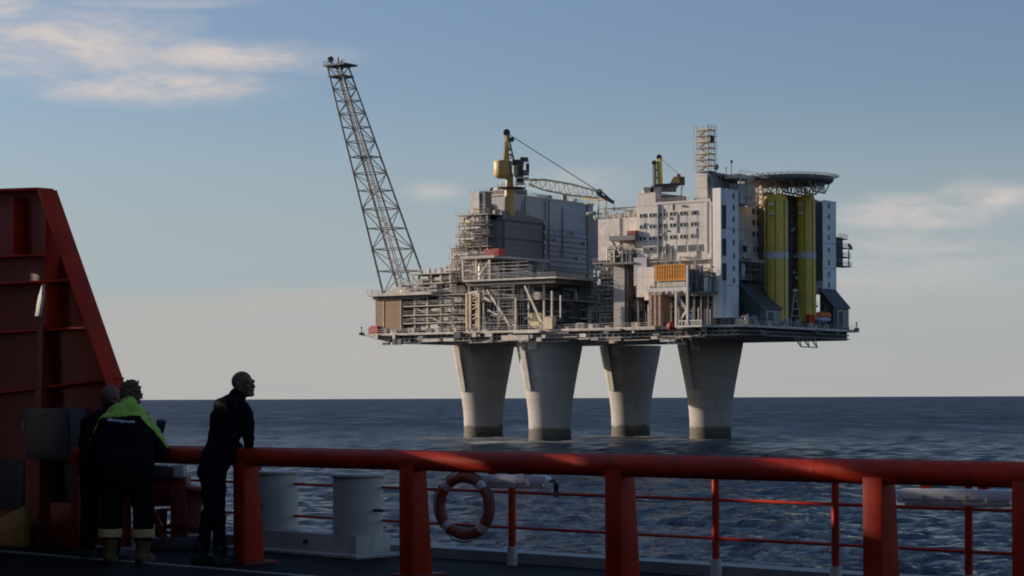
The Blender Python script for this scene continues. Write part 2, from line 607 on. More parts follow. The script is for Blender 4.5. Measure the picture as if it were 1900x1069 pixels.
M['glove'] = paint('dark_glove', (0.02, 0.02, 0.022), 0.8, 0.2, 6.0, dirt_amt=0.1, streak=False)
M['lamp'] = paint('light_fitting_plastic', (0.80, 0.79, 0.76), 0.35, 0.08, 2.0, dirt_amt=0.1, streak=False)

# ------------------------------------------------------------------ the sea
LEGS = [(-9.3 * 1.0, 699.0), (70 * 645 / F, 645.0), (220 * 709 / F, 709.0), (368 * 655 / F, 655.0)]


def sea_material():
    m = bpy.data.materials.new('sea_water')
    m.use_nodes = True
    t = NT(m.node_tree)
    b = t.n['Principled BSDF']
    geo = t.new('ShaderNodeNewGeometry')
    p = geo.outputs['Position']
    b.inputs['IOR'].default_value = 1.333
    b.inputs['Specular IOR Level'].default_value = 0.28
    n1 = t.noise(t.mapping(p, (0.10, 0.16, 0.1), rot=(0, 0, 0.5)), 1.0, 8, 0.62, 0.4)
    n2 = t.noise(t.mapping(p, (0.8, 1.2, 0.5), rot=(0, 0, -0.3)), 1.0, 6, 0.62, 0.3)
    n4 = t.noise(t.mapping(p, (0.035, 0.006, 0.01), rot=(0, 0, 0.06)), 1.0, 6, 0.65, 0.5)
    n3 = t.noise(t.mapping(p, (0.006, 0.02, 0.01)), 1.0, 5, 0.6)
    h = t.math('ADD', t.math('MULTIPLY', n1, 1.5), t.math('MULTIPLY', n2, 1.15))
    bp = t.new('ShaderNodeBump')
    bp.inputs['Strength'].default_value = 1.0
    bp.inputs['Distance'].default_value = 1.0
    t.l.new(h, bp.inputs['Height'])
    t.l.new(bp.outputs[0], b.inputs['Normal'])
    # foam: churned water round the platform legs and a few breaking crests
    foam = t.math('MULTIPLY', t.ramp(n2, 0.60, 0.72), t.ramp(n1, 0.55, 0.68))
    foam = t.math('MULTIPLY', foam, 0.5)
    for (x, y) in LEGS:
        sub = t.new('ShaderNodeVectorMath', operation='DISTANCE')
        t.l.new(t.mapping(p, (0.8, 0.6, 0.0)), sub.inputs[0])
        sub.inputs[1].default_value = ((x - 4) * 0.8, (y - 8) * 0.6, 0)
        ring = t.ramp(sub.outputs['Value'], 26.0, 5.0)
        foam = t.math('MAXIMUM', foam, t.math('MULTIPLY', ring, t.ramp(t.math('ADD', n1, t.math('MULTIPLY', n2, 0.4)), 0.50, 0.74)))
    # the pale streak of churned water drifting between the two left hand legs
    sub = t.new('ShaderNodeVectorMath', operation='DISTANCE')
    t.l.new(t.mapping(p, (0.05, 0.022, 0.0)), sub.inputs[0])
    sub.inputs[1].default_value = (-4.0 * 0.05, 628.0 * 0.022, 0)
    n5 = t.noise(t.mapping(p, (0.12, 0.03, 0.1)), 1.0, 6, 0.7)
    foam = t.math('MAXIMUM', foam, t.math('MULTIPLY', t.math('MULTIPLY', t.ramp(sub.outputs['Value'], 1.0, 0.2), t.ramp(n5, 0.36, 0.6)), 2.0))
    deep = t.mix(n3, (0.002, 0.009, 0.024, 1), (0.006, 0.019, 0.044, 1))
    t.l.new(t.mix(t.math('MULTIPLY', foam, 0.4), deep, (0.55, 0.58, 0.58, 1)), b.inputs['Base Color'])
    ln = t.new('ShaderNodeVectorMath', operation='LENGTH')
    t.l.new(p, ln.inputs[0])
    # ripples too small to resolve far out act as roughness
    t.put(b.inputs['Roughness'], t.math('ADD', t.math('MULTIPLY', foam, 0.4), t.math('MULTIPLY', t.ramp(ln.outputs['Value'], 150.0, 1200.0, 0.09, 0.46), t.ramp(n4, 0.3, 0.7, 0.72, 1.2))))
    return m


def build_sea():
    ang = np.concatenate([np.linspace(-math.pi, -0.36, 90, endpoint=False), np.linspace(-0.36, 0.36, 620, endpoint=False), np.linspace(0.36, math.pi, 91)])
    rad = np.concatenate([np.geomspace(4, 120, 30, endpoint=False), np.geomspace(120, 1400, 640, endpoint=False), np.geomspace(1400, 90000, 70)])
    A, R = np.meshgrid(ang, rad)
    X, Y = R * np.sin(A), R * np.cos(A)
    rng = np.random.default_rng(7)
    Zz = np.zeros_like(X)
    dens = (np.abs(A) < 0.37).astype(float)
    for lam, amp in ((46, .07), (33, .06), (24, .055), (17, .055), (12.5, .06), (9, .075), (6.5, .09), (4.6, .09), (3.4, .075), (2.5, .055), (1.9, .04)):
        for k in range(5):
            th = 1.25 + rng.normal(0, 0.6)
            kx, ky = math.cos(th), math.sin(th)
            ll = lam * rng.uniform(0.82, 1.2)
            ph = (X * kx + Y * ky) * 2 * math.pi / ll + rng.uniform(0, 6.28)
            c = np.sin(ph)
            c = c + 0.22 * np.sin(2 * ph + 1.5)
            fade = np.clip(2.2 - R / (lam * 70), 0, 1)
            Zz += amp * 0.62 * c * fade * dens
    n, mcol = len(rad), len(ang)
    co = np.stack([X, Y, Zz], -1).reshape(-1, 3)
    i = np.arange(n - 1)[:, None] * mcol + np.arange(mcol - 1)[None, :]
    q = np.stack([i, i + 1, i + 1 + mcol, i + mcol], -1).reshape(-1, 4)[:, ::-1]
    me = bpy.data.meshes.new('sea')
    me.vertices.add(len(co))
    me.vertices.foreach_set('co', co.ravel())
    me.loops.add(q.size)
    me.loops.foreach_set('vertex_index', q.ravel())
    me.polygons.add(len(q))
    me.polygons.foreach_set('loop_start', np.arange(0, q.size, 4))
    me.polygons.foreach_set('use_smooth', np.ones(len(q), bool))
    me.update(calc_edges=True)
    me.validate()
    me.materials.append(sea_material())
    o = bpy.data.objects.new('sea', me)
    COL.objects.link(o)
    o['kind'] = 'structure'


build_sea()

# ------------------------------------------------------------------ the ship: deck and what shades it
ADIR = Vector((0.7248, -0.6890, 0))     # along the rail, towards the right
NIN = Vector((0.6890, 0.7248, 0))       # across the rail, outboard


def rail_Y(u):
    return F / (207.0 + (u - 300.0) * 93.0 / 1600.0)


def rail_pt(u, z, off=0.0):
    """point of the rail line seen in column u, moved outboard by off"""
    Y = rail_Y(u)
    x = pp(u, 860)[0] * Y / F
    return Vector((x, Y, z)) + NIN * off


R0 = rail_pt(455, 0)


def ra(q, off, z):
    """ship grid: q metres along the rail from the post by the leaning man, off metres outboard"""
    return Vector((R0.x, R0.y, 0)) + ADIR * q + NIN * off + Vector((0, 0, z))


def structure(name, mb, mat):
    me = mb.mesh(name)
    me.materials.append(mat)
    o = bpy.data.objects.new(name, me)
    COL.objects.link(o)
    o['kind'] = 'structure'
    return o


RAIL_Z = HC - 0.495
mb = MB()
poly = [ra(-12, 1.9, DECK_Z), ra(16, 1.9, DECK_Z), ra(16, -20, DECK_Z), ra(-12, -20, DECK_Z)]
mb.prism(poly, (0, 0, -0.4))
structure('ship_deck', mb, M['deck_grey'])
mb = MB()
mb.prism([ra(-12, 1.9, DECK_Z - 0.4), ra(16, 1.9, DECK_Z - 0.4), ra(16, 1.4, -3), ra(-12, 1.4, -3)], NIN * -6)
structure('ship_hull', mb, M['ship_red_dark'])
mb = MB()
mb.prism([ra(-5, 1.60, DECK_Z), ra(16, 1.60, DECK_Z), ra(16, 1.60, DECK_Z + 0.09), ra(-5, 1.60, DECK_Z + 0.09)], NIN * 0.28)
mb.prism([ra(-5, -0.55, DECK_Z), ra(16, -0.55, DECK_Z), ra(16, -0.55, DECK_Z + 0.012), ra(-5, -0.55, DECK_Z + 0.012)], NIN * 0.06)
structure('deck_kerb', mb, M['deck_edge'])

# unseen block added behind the viewer (outside the picture) to cut the sky light
mb = MB()
mb.box((13, -5.5, DECK_Z + 4.5), (17, 1.0, 4.5))
structure('sky_block_behind', mb, M['ship_grey'])
# unseen slab added over the viewer's head to dim the foreground
mb = MB()
mb.box((14, -0.5, HC + 4.75), (11, 4.5, 0.15))
structure('sky_block_above', mb, M['ship_grey'])

# ------------------------------------------------------------------ the ship: heavy rail and posts
th = Thing('guard_rail', 'heavy red pipe handrail on thick red posts across the foreground', 'railing')
mb = th.part('top_rail', M['ship_red'])
pts = [rail_pt(u, 0) for u in (152, 2300)]
a, b = [Vector((p.x, p.y, RAIL_Z)) for p in pts]
mb.pipe([a + Vector((-0.05, 0.07, -0.09)), a + Vector((-0.035, 0.04, -0.02)), a + ADIR * 0.05, a + ADIR * 3.0, a + ADIR * 6.0, b, b + ADIR * 6.0], 0.079, 16)
for u in (600, 1118, 1520):
    wl = th.piece('weld_collar', M['ship_red'])
    c = rail_pt(u, RAIL_Z)
    wl.lathe([(.076, -.012), (.0805, -.006), (.0815, 0), (.0805, .006), (.076, .012)], c, 24, ADIR)
for u in (455, 765, 1149, 1630, 1908, 2290, -1, -2, -3):
    p = th.piece('post', M['ship_red'], bevel=0.006)
    c = rail_pt(u, 0) if u > 0 else rail_pt(2290, 0) + ADIR * (-1.95 * u)
    zt = RAIL_Z - 0.03
    for (z0, z1, d0, d1) in ((DECK_Z + 0.03, zt, 0.225, 0.155),):
        lo = [c + ADIR * x + NIN * y + Vector((0, 0, z0)) for x, y in ((-0.075, -0.075), (0.075, -0.075), (0.075, d0 - 0.075), (-0.075, d0 - 0.075))]
        hi = [c + ADIR * x + NIN * y + Vector((0, 0, z1)) for x, y in ((-0.075, -0.075), (0.075, -0.075), (0.075, d1 - 0.075), (-0.075, d1 - 0.075))]
        p.hexa(lo, hi)
    f = th.piece('foot_plate', M['ship_red_dark'], bevel=0.004)
    f.hexa([c + ADIR * x + NIN * y + Vector((0, 0, DECK_Z)) for x, y in ((-0.13, -0.12), (0.13, -0.12), (0.13, 0.26), (-0.13, 0.26))],
           [c + ADIR * x + NIN * y + Vector((0, 0, DECK_Z + 0.03)) for x, y in ((-0.13, -0.12), (0.13, -0.12), (0.13, 0.26), (-0.13, 0.26))])
th.finish()

# the light outer railing on the deck edge
OFF = 1.42


def outer_q(u):
    # solve for the place along the outer line seen in column u
    x = pp(u, 940)[0] / F
    o = Vector((R0.x, R0.y, 0)) + NIN * OFF
    return (x * o.y - o.x) / (ADIR.x - x * ADIR.y)


th = Thing('guard_railing', 'light red three bar guard railing along the deck edge behind the heavy rail', 'railing')
q0, q1 = outer_q(300), 15.5
for k, (h, r) in enumerate(((0.94, 0.022), (0.62, 0.013), (0.32, 0.013))):
    p = th.piece('rail_bar', M['ship_red'])
    p.tube(ra(q0 if k else q0, OFF, DECK_Z + h), ra(q1, OFF, DECK_Z + h), r, 8)
for u in (340, 480, 950, 1328, 1550, 1797, 2060, -10, -11.5, -13, -14.5):
    p = th.piece('stanchion', M['ship_red'])
    q = outer_q(u) if u > 0 else -u
    p.tube(ra(q, OFF, DECK_Z + 0.16), ra(q, OFF, DECK_Z + 0.94), 0.03 if u != 950 else 0.033, 10)
    s = th.piece('stanchion_socket', M['ship_white'])
    s.tube(ra(q, OFF, DECK_Z), ra(q, OFF, DECK_Z + 0.16), 0.047, 12, 0.042)
th.finish()

# ------------------------------------------------------------------ the twin mooring bollard
th = Thing('mooring_bollard', 'pair of thick off white mooring posts with flat caps behind the red rail', 'bollard')
cL, cR = P(509, 960, 20.35), P(664, 960, 19.45)
bb = th.piece('base', M['ship_white'], bevel=0.01)
d = (cR - cL)
d.z = 0
d.normalize()
nn = Vector((-d.y, d.x, 0))
A = Vector((cL.x, cL.y, DECK_Z)) - d * 0.22
B = Vector((cR.x, cR.y, DECK_Z)) + d * 0.22
bb.hexa([A - nn * .2, B - nn * .2, B + nn * .2, A + nn * .2],
        [x + Vector((0, 0, 0.20)) for x in (A - nn * .2, B - nn * .2, B + nn * .2, A + nn * .2)])
bb.hexa([x + Vector((0, 0, 0.0)) for x in (A - d * .12 - nn * .3, B + d * .12 - nn * .3, B + d * .12 + nn * .3, A - d * .12 + nn * .3)],
        [x + Vector((0, 0, 0.035)) for x in (A - d * .12 - nn * .3, B + d * .12 - nn * .3, B + d * .12 + nn * .3, A - d * .12 + nn * .3)])
for c in (cL, cR):
    dr = th.piece('drum', M['ship_white'])
    dr.lathe([(0.225, 0.03), (0.225, 0.71), (0.22, 0.715)], (c.x, c.y, DECK_Z), 40)
    cp = th.piece('cap', M['ship_white'])
    cp.lathe([(0.20, 0.712), (0.245, 0.716), (0.25, 0.724), (0.25, 0.734), (0.245, 0.742), (0.1, 0.746)], (c.x, c.y, DECK_Z), 40)
for c, uu in ((cL, 487), (cR, 703)):
    pg = th.piece('rope_peg', M['black'])
    e = P(uu, 950, c.y - 0.20)
    x0 = Vector((c.x, c.y, 0))
    dd = (Vector((e.x, e.y, 0)) - x0).normalized()
    z = DECK_Z + 0.42
    pg.tube(x0 + dd * 0.16 + Vector((0, 0, z)), x0 + dd * 0.34 + Vector((0, 0, z)), 0.014, 8)
pg = th.piece('lifting_slot', M['black'])
mid = (cL + cR) / 2
pg.box((mid.x - 0.04, mid.y - 0.215, DECK_Z + 0.12), (0.05, 0.03, 0.012))
th.finish()

# ------------------------------------------------------------------ lifebuoy
th = Thing('lifebuoy', 'orange ring lifebuoy with four white bands hanging under the rail', 'lifebuoy')
c = P(862, 939, 17.35)
ax = Vector((-0.50, -0.86, 0.0)).normalized()
st = Vector((-ax.y, ax.x, 0))
R1, rr = 0.230, 0.043
rg = th.piece('ring', M['ring'])
rg.torus(c, R1, rr, ax, 48, 14, start=st)
for k in range(4):
    bnd = th.piece('band', M['ring_white'])
    mid_a = math.pi / 4 + k * math.pi / 2
    bnd.torus(c, R1, rr + 0.003, ax, 6, 14, mid_a - 0.13, mid_a + 0.13, start=st)
rp = th.piece('rope', M['rope'])
pts = []
side = ax.cross(st)
for i in range(97):
    a = 2 * math.pi * i / 96
    sag = abs(math.sin(2 * (a - math.pi / 4))) * (1.0 + 0.6 * math.sin(a * 3 + 1.0) * 0.5)
    rad = R1 + rr + 0.003 + 0.012 * sag
    pts.append(c + (st * math.cos(a) + side * math.sin(a)) * rad + ax * 0.012 * sag)
rp.pipe(pts, 0.006, 6)
br = th.piece('bracket', M['ship_red'])
up = Vector((0, 0, 1))
br.tube(c + up * (R1 + rr) - ax * 0.0, c + up * (R1 + rr + 0.14), 0.012, 8)
br.box(c + up * (R1 + rr + 0.02) - ax * 0.03, (0.07, 0.02, 0.05))
th.finish()

# ------------------------------------------------------------------ long light fittings hung on the outer railing


def light_fitting(u0, u1, v0, v1, Yc, yaw, label, cable):
    th = Thing('deck_light', label, 'lamp', 'long lamps on the outer railing')
    c = P((u0 + u1) / 2, (v0 + v1) / 2, Yc)
    L = (u1 - u0) / F * Yc / math.cos(yaw)
    h = (v1 - v0) / F * Yc
    d = Vector((math.cos(yaw), -math.sin(yaw), 0))
    n = Vector((d.y, -d.x, 0))
    R = Matrix((d, -n, Vector((0, 0, 1)))).transposed()
    b = th.piece('housing', M['lamp'], bevel=0.012)
    b.box(c + Vector((0, 0, h * 0.16)), (L * 0.47, 0.05, h * 0.30), R)
    df = th.piece('diffuser', M['ship_white'], bevel=0.012)
    df.box(c - Vector((0, 0, h * 0.26)), (L * 0.45, 0.042, h * 0.17), R)
    for k in (-1, 1):
        e = th.piece('end_cap', M['lamp'], bevel=0.01)
        e.box(c + d * (k * L * 0.485) + Vector((0, 0, h * 0.06)), (L * 0.028, 0.046, h * 0.34), R)
    for k in (-0.6, -0.2, 0.2, 0.6):
        cl = th.piece('clip', M['galv'])
        cl.box(c + d * (k * L * 0.46) + n * 0.052 + Vector((0, 0, -h * 0.02)), (0.008, 0.006, h * 0.16), R)
    for k in (-0.55, 0.45):
        hg = th.piece('hanger', M['ship_red'])
        hg.box(c + d * (k * L * 0.5) + Vector((0, 0, h * 0.5 + 0.06)), (0.035, 0.012, 0.07), R)
    cb = th.piece('cable', M['black'])
    e = c + d * (cable * L * 0.5)
    cb.pipe([e, e + d * cable * 0.05 + Vector((0, 0, 0.02)), e + d * cable * 0.09 + Vector((0, 0, -0.03)), e + d * cable * 0.07 + Vector((0, 0, -0.12))], 0.010, 6)
    cb.box(e + d * cable * 0.075 + Vector((0, 0, -0.06)), (0.012, 0.02, 0.05), R)
    th.finish()


light_fitting(884, 1016, 880, 908, 17.55, 0.5, 'long white lamp fitting beside the orange lifebuoy', 1)
light_fitting(1680, 1872, 906, 942, 14.65, 0.5, 'long white lamp fitting at the far right of the railing', 1)

# ------------------------------------------------------------------ red wind-break frame on the left
B0 = rail_pt(120, 0, 0.25)
BA = Vector((-0.7248, 0.6890, 0))
BN = NIN


def bq(u, off=0.0, v=500):
    x = pp(u, v)[0] / F
    o = Vector((B0.x, B0.y, 0)) + BN * off
    return (x * o.y - o.x) / (BA.x - x * BA.y)


def bp_(u, v, off=0.0):
    q = bq(u, off, v)
    o = Vector((B0.x, B0.y, 0)) + BN * off + BA * q
    z = HC - pp(u, v)[1] * o.y / F
    return Vector((o.x, o.y, z))


th = Thing('wind_break', 'tall red steel wind break with a sloping edge at the left of the deck', 'steel frame')
DZ = Vector((0, 0, 1))
DEP = 0.22
left = bp_(-420, 400, DEP)
w = th.piece('plate', M['ship_red_dark'])
pl = [bp_(-420, 362, DEP), bp_(70, 352, DEP), bp_(240, 835, DEP)]
e = bp_(240, 835, DEP)
pl += [Vector((e.x, e.y, DECK_Z + 0.02)), Vector((pl[0].x, pl[0].y, DECK_Z + 0.02))]
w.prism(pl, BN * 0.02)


def rib(u0, v0, u1, v1, depth, thick, mat='ship_red', name='rib'):
    """a flat bar standing proud of the plate towards the viewer, along the line (u0,v0)-(u1,v1) of its free edge"""
    p = th.piece(name, M[mat], bevel=0.004)
    a, b = bp_(u0, v0, DEP - depth), bp_(u1, v1, DEP - depth)
    d = (b - a).normalized()
    k = d.cross(BN).normalized() * (thick / 2)
    p.hexa([a - k, a + k, a + k + BN * (depth - 0.003), a - k + BN * (depth - 0.003)], [b - k, b + k, b + k + BN * (depth - 0.003), b - k + BN * (depth - 0.003)])


rib(-420, 366, 68, 350, 0.20, 0.025, name='top_flange')
rib(70, 351, 247, 860, 0.22, 0.022, name='sloping_flange')
rib(22, 366, 24, 472, 0.14, 0.02)
rib(84, 366, 84, 522, 0.17, 0.02)
rib(-420, 488, 84, 473, 0.16, 0.02)
rib(-420, 545, 124, 520, 0.20, 0.022)
rib(-420, 640, 158, 608, 0.10, 0.02)
rib(-420, 780, 215, 702, 0.10, 0.02)
rib(84, 524, 86, 608, 0.16, 0.02)
rib(-120, 370, -120, 480, 0.14, 0.02)
rib(-230, 370, -230, 480, 0.14, 0.02)
for (u0, u1, v0, v1) in ((-60, 44, 852, 946), (78, 134, 856, 932)):  # flat black panels painted in for the dark inside two openings
    hb = th.piece('painted_opening', M['black'], bevel=0.004)
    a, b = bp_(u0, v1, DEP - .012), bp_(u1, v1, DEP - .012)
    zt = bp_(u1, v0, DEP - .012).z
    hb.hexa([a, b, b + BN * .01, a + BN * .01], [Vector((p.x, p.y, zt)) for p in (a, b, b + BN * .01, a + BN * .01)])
# the stout upright in front of the plate, down to the deck
up_ = th.piece('upright', M['ship_red_dark'], bevel=0.01)
a = bp_(62, 605, 0.02)
up_.hexa([Vector((a.x, a.y, DECK_Z)) + BA * x + BN * y for x, y in ((-.09, -.02), (.09, -.02), (.09, .2), (-.09, .2))],
         [Vector((a.x, a.y, a.z)) + BA * x + BN * y for x, y in ((-.05, .08), (.05, .08), (.05, .2), (-.05, .2))])
# the short post that ends the hand rail
up_ = th.piece('rail_end_post', M['ship_red_dark'], bevel=0.01)
a = bp_(147, 850, -0.1)
up_.hexa([Vector((a.x, a.y, DECK_Z)) + BA * x + BN * y for x, y in ((-.055, -.06), (.055, -.06), (.055, .08), (-.055, .08))],
         [Vector((a.x, a.y, RAIL_Z + 0.02)) + BA * x + BN * y for x, y in ((-.055, -.06), (.055, -.06), (.055, .08), (-.055, .08))])
lo_ = th.piece('lower_panel', M['ship_red_dark'], bevel=0.01)
a, b = bp_(50, 990, 0.1), bp_(150, 990, 0.1)
lo_.hexa([Vector((a.x, a.y, DECK_Z + 0.0)), Vector((b.x, b.y, DECK_Z + 0.0)), Vector((b.x, b.y, DECK_Z)) + BN * .1, Vector((a.x, a.y, DECK_Z)) + BN * .1],
         [Vector((a.x, a.y, DECK_Z + 0.42)), Vector((b.x, b.y, DECK_Z + 0.42)), Vector((b.x, b.y, DECK_Z + 0.42)) + BN * .1, Vector((a.x, a.y, DECK_Z + 0.42)) + BN * .1])
th.finish()

# small white paddle shaped float hanging on the frame
mb = MB()
c0 = bp_(81, 527, -0.02)
axs = Vector((-0.03, 0.0, -1.0)).normalized()
rX = Vector((0.62, -0.78, 0))
sx = 0.0515 * 0.62
prof = [(-0.006, 0), (0.006, 0), (0.030, 0.10), (0.047, 0.13), (0.046, 0.20), (0.044, 0.315), (-0.044, 0.315), (-0.047, 0.20), (-0.046, 0.13), (-0.030, 0.09)]
mb.prism([c0 + rX * x + Vector((-0.17 * y, 0, -y)) - BN * 0.02 for x, y in prof], BN * 0.035)
single('float_marker', 'small pale paddle shaped float hanging from the red wind break', 'float', mb, M['ring_white'], bevel=0.008)

# unseen walls added to the left of the viewer (outside the picture): they keep the low sun off the
# foreground; holes aimed along the sun let slivers of light through to the rail and the wind break
def sun_hole(p, hy, hz, wx, slats=True):
    k = (wx - p.x) / sun_dir.x
    c = p + sun_dir * k
    return (c.y - hy, c.y + hy, c.z - hz, c.z + hz, slats)


def casing(mb, x0, x1, y0, y1, holes):  # added shade wall, left open at the holes
    ys = sorted({y0, y1} | {h[0] for h in holes} | {h[1] for h in holes})
    zs = sorted({DECK_Z, DECK_Z + 4.6} | {h[2] for h in holes} | {h[3] for h in holes})
    for a, b in zip(ys[:-1], ys[1:]):
        z = 0
        for c, d in zip(zs[:-1], zs[1:]):
            m_, n_ = (a + b) / 2, (c + d) / 2
            if any(h[0] < m_ < h[1] and h[2] < n_ < h[3] for h in holes):
                continue
            q = ((x0, a), (x1, a), (x1, b), (x0, b))
            mb.hexa([Vector((p[0], p[1], c)) for p in q], [Vector((p[0], p[1], d)) for p in q])
    for h in holes:
        if h[4]:  # slats added to weaken the light through the hole
            n = max(1, int((h[3] - h[2]) / 0.035))
            for k in range(n):
                z = h[2] + (h[3] - h[2]) * (k + .5) / n
                q = ((x0 + .01, h[0]), (x1 - .01, h[0]), (x1 - .01, h[1]), (x0 + .01, h[1]))
                mb.hexa([Vector((p[0], p[1], z - .007)) for p in q], [Vector((p[0], p[1], z + .007)) for p in q])


mb = MB()
wx = -6.5
bar = ra(outer_q(1450), OFF, DECK_Z + .62)
rp_ = lambda u, dz=0.0: rail_pt(u, RAIL_Z + dz) - NIN * .05
casing(mb, wx - .06, wx, -4.0, 20.9, [sun_hole(rp_(815, .06), .26, .06, wx), sun_hole(rp_(1050, .07), .12, .04, wx),  # added unseen shade wall for the foreground
                                      sun_hole(bar, .34, .05, wx, False), sun_hole(rp_(1490, .06), .34, .05, wx), sun_hole(rp_(1630, -.2), .075, .22, wx),
                                      sun_hole(P(1775, 920, 14.6), .34, .045, wx), sun_hole(P(955, 889, 17.5), .22, .045, wx)])
wx = -8.9
fl_c = c0 + Vector((-0.03, 0, -0.18))
casing(mb, wx - .06, wx, 21.5, 34.0, [sun_hole(fl_c, .12, .19, wx, True), sun_hole(bp_(62, 514, DEP), .03, .06, wx, True)])  # second added unseen shade wall
structure('sun_block_walls', mb, M['ship_red_dark'])

# grey switch cabinet under the wind break
th = Thing('switch_cabinet', 'shallow grey steel cabinet fixed in front of the red wind break', 'cabinet')
a, b = bp_(60, 800, -0.03), bp_(146, 800, -0.03)
zb, zt = bp_(100, 852, 0).z, bp_(100, 757, 0).z
mbx = th.piece('housing', M['ship_grey'], bevel=0.01)
mbx.hexa([Vector((p.x, p.y, zb)) + BN * o for p, o in ((a, -.09), (b, -.09), (b, .1), (a, .1))],
         [Vector((p.x, p.y, zt)) + BN * o for p, o in ((a, -.09), (b, -.09), (b, .1), (a, .1))])
mbx = th.piece('door', M['ship_grey'], bevel=0.004)
a2, b2 = a + (b - a) * 0.06, a + (b - a) * 0.94
mbx.hexa([Vector((p.x, p.y, zb + .03)) + BN * o for p, o in ((a2, -.105), (b2, -.105), (b2, -.0925), (a2, -.0925))],
         [Vector((p.x, p.y, zt - .03)) + BN * o for p, o in ((a2, -.105), (b2, -.105), (b2, -.0925), (a2, -.0925))])
mbx = th.piece('name_plate', M['black'])
mm = (a + b) / 2
mbx.hexa([Vector((mm.x, mm.y, zt - .075)) + BA * x + BN * o for x, o in ((-.05, -.108), (.05, -.108), (.05, -.1055), (-.05, -.1055))],
         [Vector((mm.x, mm.y, zt - .055)) + BA * x + BN * o for x, o in ((-.05, -.108), (.05, -.108), (.05, -.1055), (-.05, -.1055))])
mbx = th.piece('latch', M['galv'])
mbx.box(Vector((a.x, a.y, (zb + zt) / 2 + 0.08)) - BN * 0.10, (0.012, 0.012, 0.04))
th.finish()

# yellow bracing wedge at the bottom left
mb = MB()
a, b = bp_(-90, 1000, -0.25), bp_(46, 1000, -0.25)
zt = bp_(46, 942, -0.25).z
mb.prism([Vector((a.x, a.y, DECK_Z)), Vector((b.x, b.y, DECK_Z)), Vector((b.x, b.y, zt + .02))], BN * 0.06)
single('foot_wedge', 'yellow triangular steel wedge on the deck at the foot of the wind break', 'bracket', mb, M['ship_yellow'], bevel=0.006)

# red mooring winch between the men
th = Thing('mooring_winch', 'low red mooring winch with a grey box on top behind the two standing men', 'winch')
wc = P(335, 950, 20.3)
ZW = Vector((0, 0, 1))


def wb(name, mat, u0, u1, v0, v1, Y, dep, bev=0.012):
    p = th.piece(name, M[mat], bevel=bev)
    a, b = P(u0, v1, Y), P(u1, v1, Y)
    zt = P(u0, v0, Y).z
    p.hexa([Vector((x, Y + o, a.z)) for x, o in ((a.x, 0), (b.x, 0), (b.x, dep), (a.x, dep))],
           [Vector((x, Y + o, zt)) for x, o in ((a.x, 0), (b.x, 0), (b.x, dep), (a.x, dep))])


wb('side_frame', 'ship_red_dark', 316, 346, 905, 1012, 20.35, 0.10)
wb('cross_beam', 'ship_red_dark', 262, 346, 884, 940, 20.5, 0.3)
wb('control_box', 'ship_grey', 284, 334, 866, 890, 20.45, 0.25, 0.008)
wb('lid', 'ship_white', 284, 312, 862, 866, 20.44, 0.26, 0.003)
wb('cable_box', 'ship_white', 322, 341, 862, 886, 20.3, 0.10, 0.008)
dr = th.piece('drum', M['ship_red_dark'])
dc = P(352, 952, 20.55)
dr.lathe([(0.10, -0.24), (0.20, -0.23), (0.22, -0.2), (0.15, -0.17), (0.12, 0.0), (0.15, 0.12), (0.22, 0.15), (0.20, 0.18), (0.1, 0.2)], (dc.x, dc.y, DECK_Z + 0.40), 24, (0.1, 0.1, 1))
lg = th.piece('leg', M['ship_red_dark'])
lg.beam(P(300, 945, 20.55), P(300, 1018, 20.55) + Vector((-0.02, 0, 0)), 0.10, 0.06)
lg = th.piece('leg', M['ship_red_dark'])
lg.beam(P(284, 950, 20.4), P(312, 1010, 20.4), 0.09, 0.05)
bs = th.piece('base', M['ship_grey'], bevel=0.01)
bc = P(330, 1015, 20.4)
bs.box((bc.x, bc.y + 0.1, DECK_Z + 0.06), (0.33, 0.3, 0.06))
th.finish()

# ------------------------------------------------------------------ the platform: legs
ZB = 29.7                      # underside of the deck
leg_labels = ['leftmost pale concrete platform leg, sunlit down its left side', 'second concrete platform leg from the left, nearest and with a stepped left rim',
              'third concrete platform leg from the left, mostly in shade', 'rightmost concrete platform leg, shaded below the white stair tower']
for k, (lx, ly) in enumerate(LEGS):
    th = Thing('concrete_leg', leg_labels[k], 'platform leg', 'concrete legs of the platform')
    sh = th.piece('shaft', M['concrete'])
    prof = [(6.3, 1.5), (6.35, 6), (6.55, 9), (7.0, 12.5), (7.65, 16.5), (8.5, 21), (9.4, 25.5), (10.15, 29.7)]
    sh.lathe(prof, (lx, ly, 0), 56)
    sp = th.piece('splash_band', M['splash'])
    sp.lathe([(6.40, -6), (6.40, 0.9), (6.34, 1.9), (6.1, 1.92)], (lx, ly, 0), 56)
    # flat raised ribs (guides) running down two sides from the top
    for az, w in ((-128, 2.3), (52, 2.3), (-38, 1.9)):
        a = math.radians(az)
        dx = Vector((math.sin(a), math.cos(a) * 1.0, 0))
        tx = Vector((dx.y, -dx.x, 0))
        r = th.piece('guide_rib', M['concrete'])
        pts_o, pts_i = [], []
        for rr, z in ((7.4, 15.0), (8.5, 21.0), (9.4, 25.5), (10.15, 29.69)):
            pts_o.append((rr + 0.75, z))
            pts_i.append((rr - 0.8, z))
        poly = pts_o + pts_i[::-1]
        c = Vector((lx, ly, 0))
        r.prism([c + dx * q + Vector((0, 0, z)) - tx * w / 2 for q, z in poly], tx * w)
    cr = th.piece('corbel', M['beige'])
    a = math.radians(-150)
    cr.box(Vector((lx, ly, 28.4)) + Vector((math.sin(a), math.cos(a), 0)) * 10.2, (1.2, 1.2, 1.29))
    th.finish()

# ------------------------------------------------------------------ the deck
DT = 32.9
deck = Thing('platform_deck', 'wide steel main deck carried by the four concrete legs', 'deck')


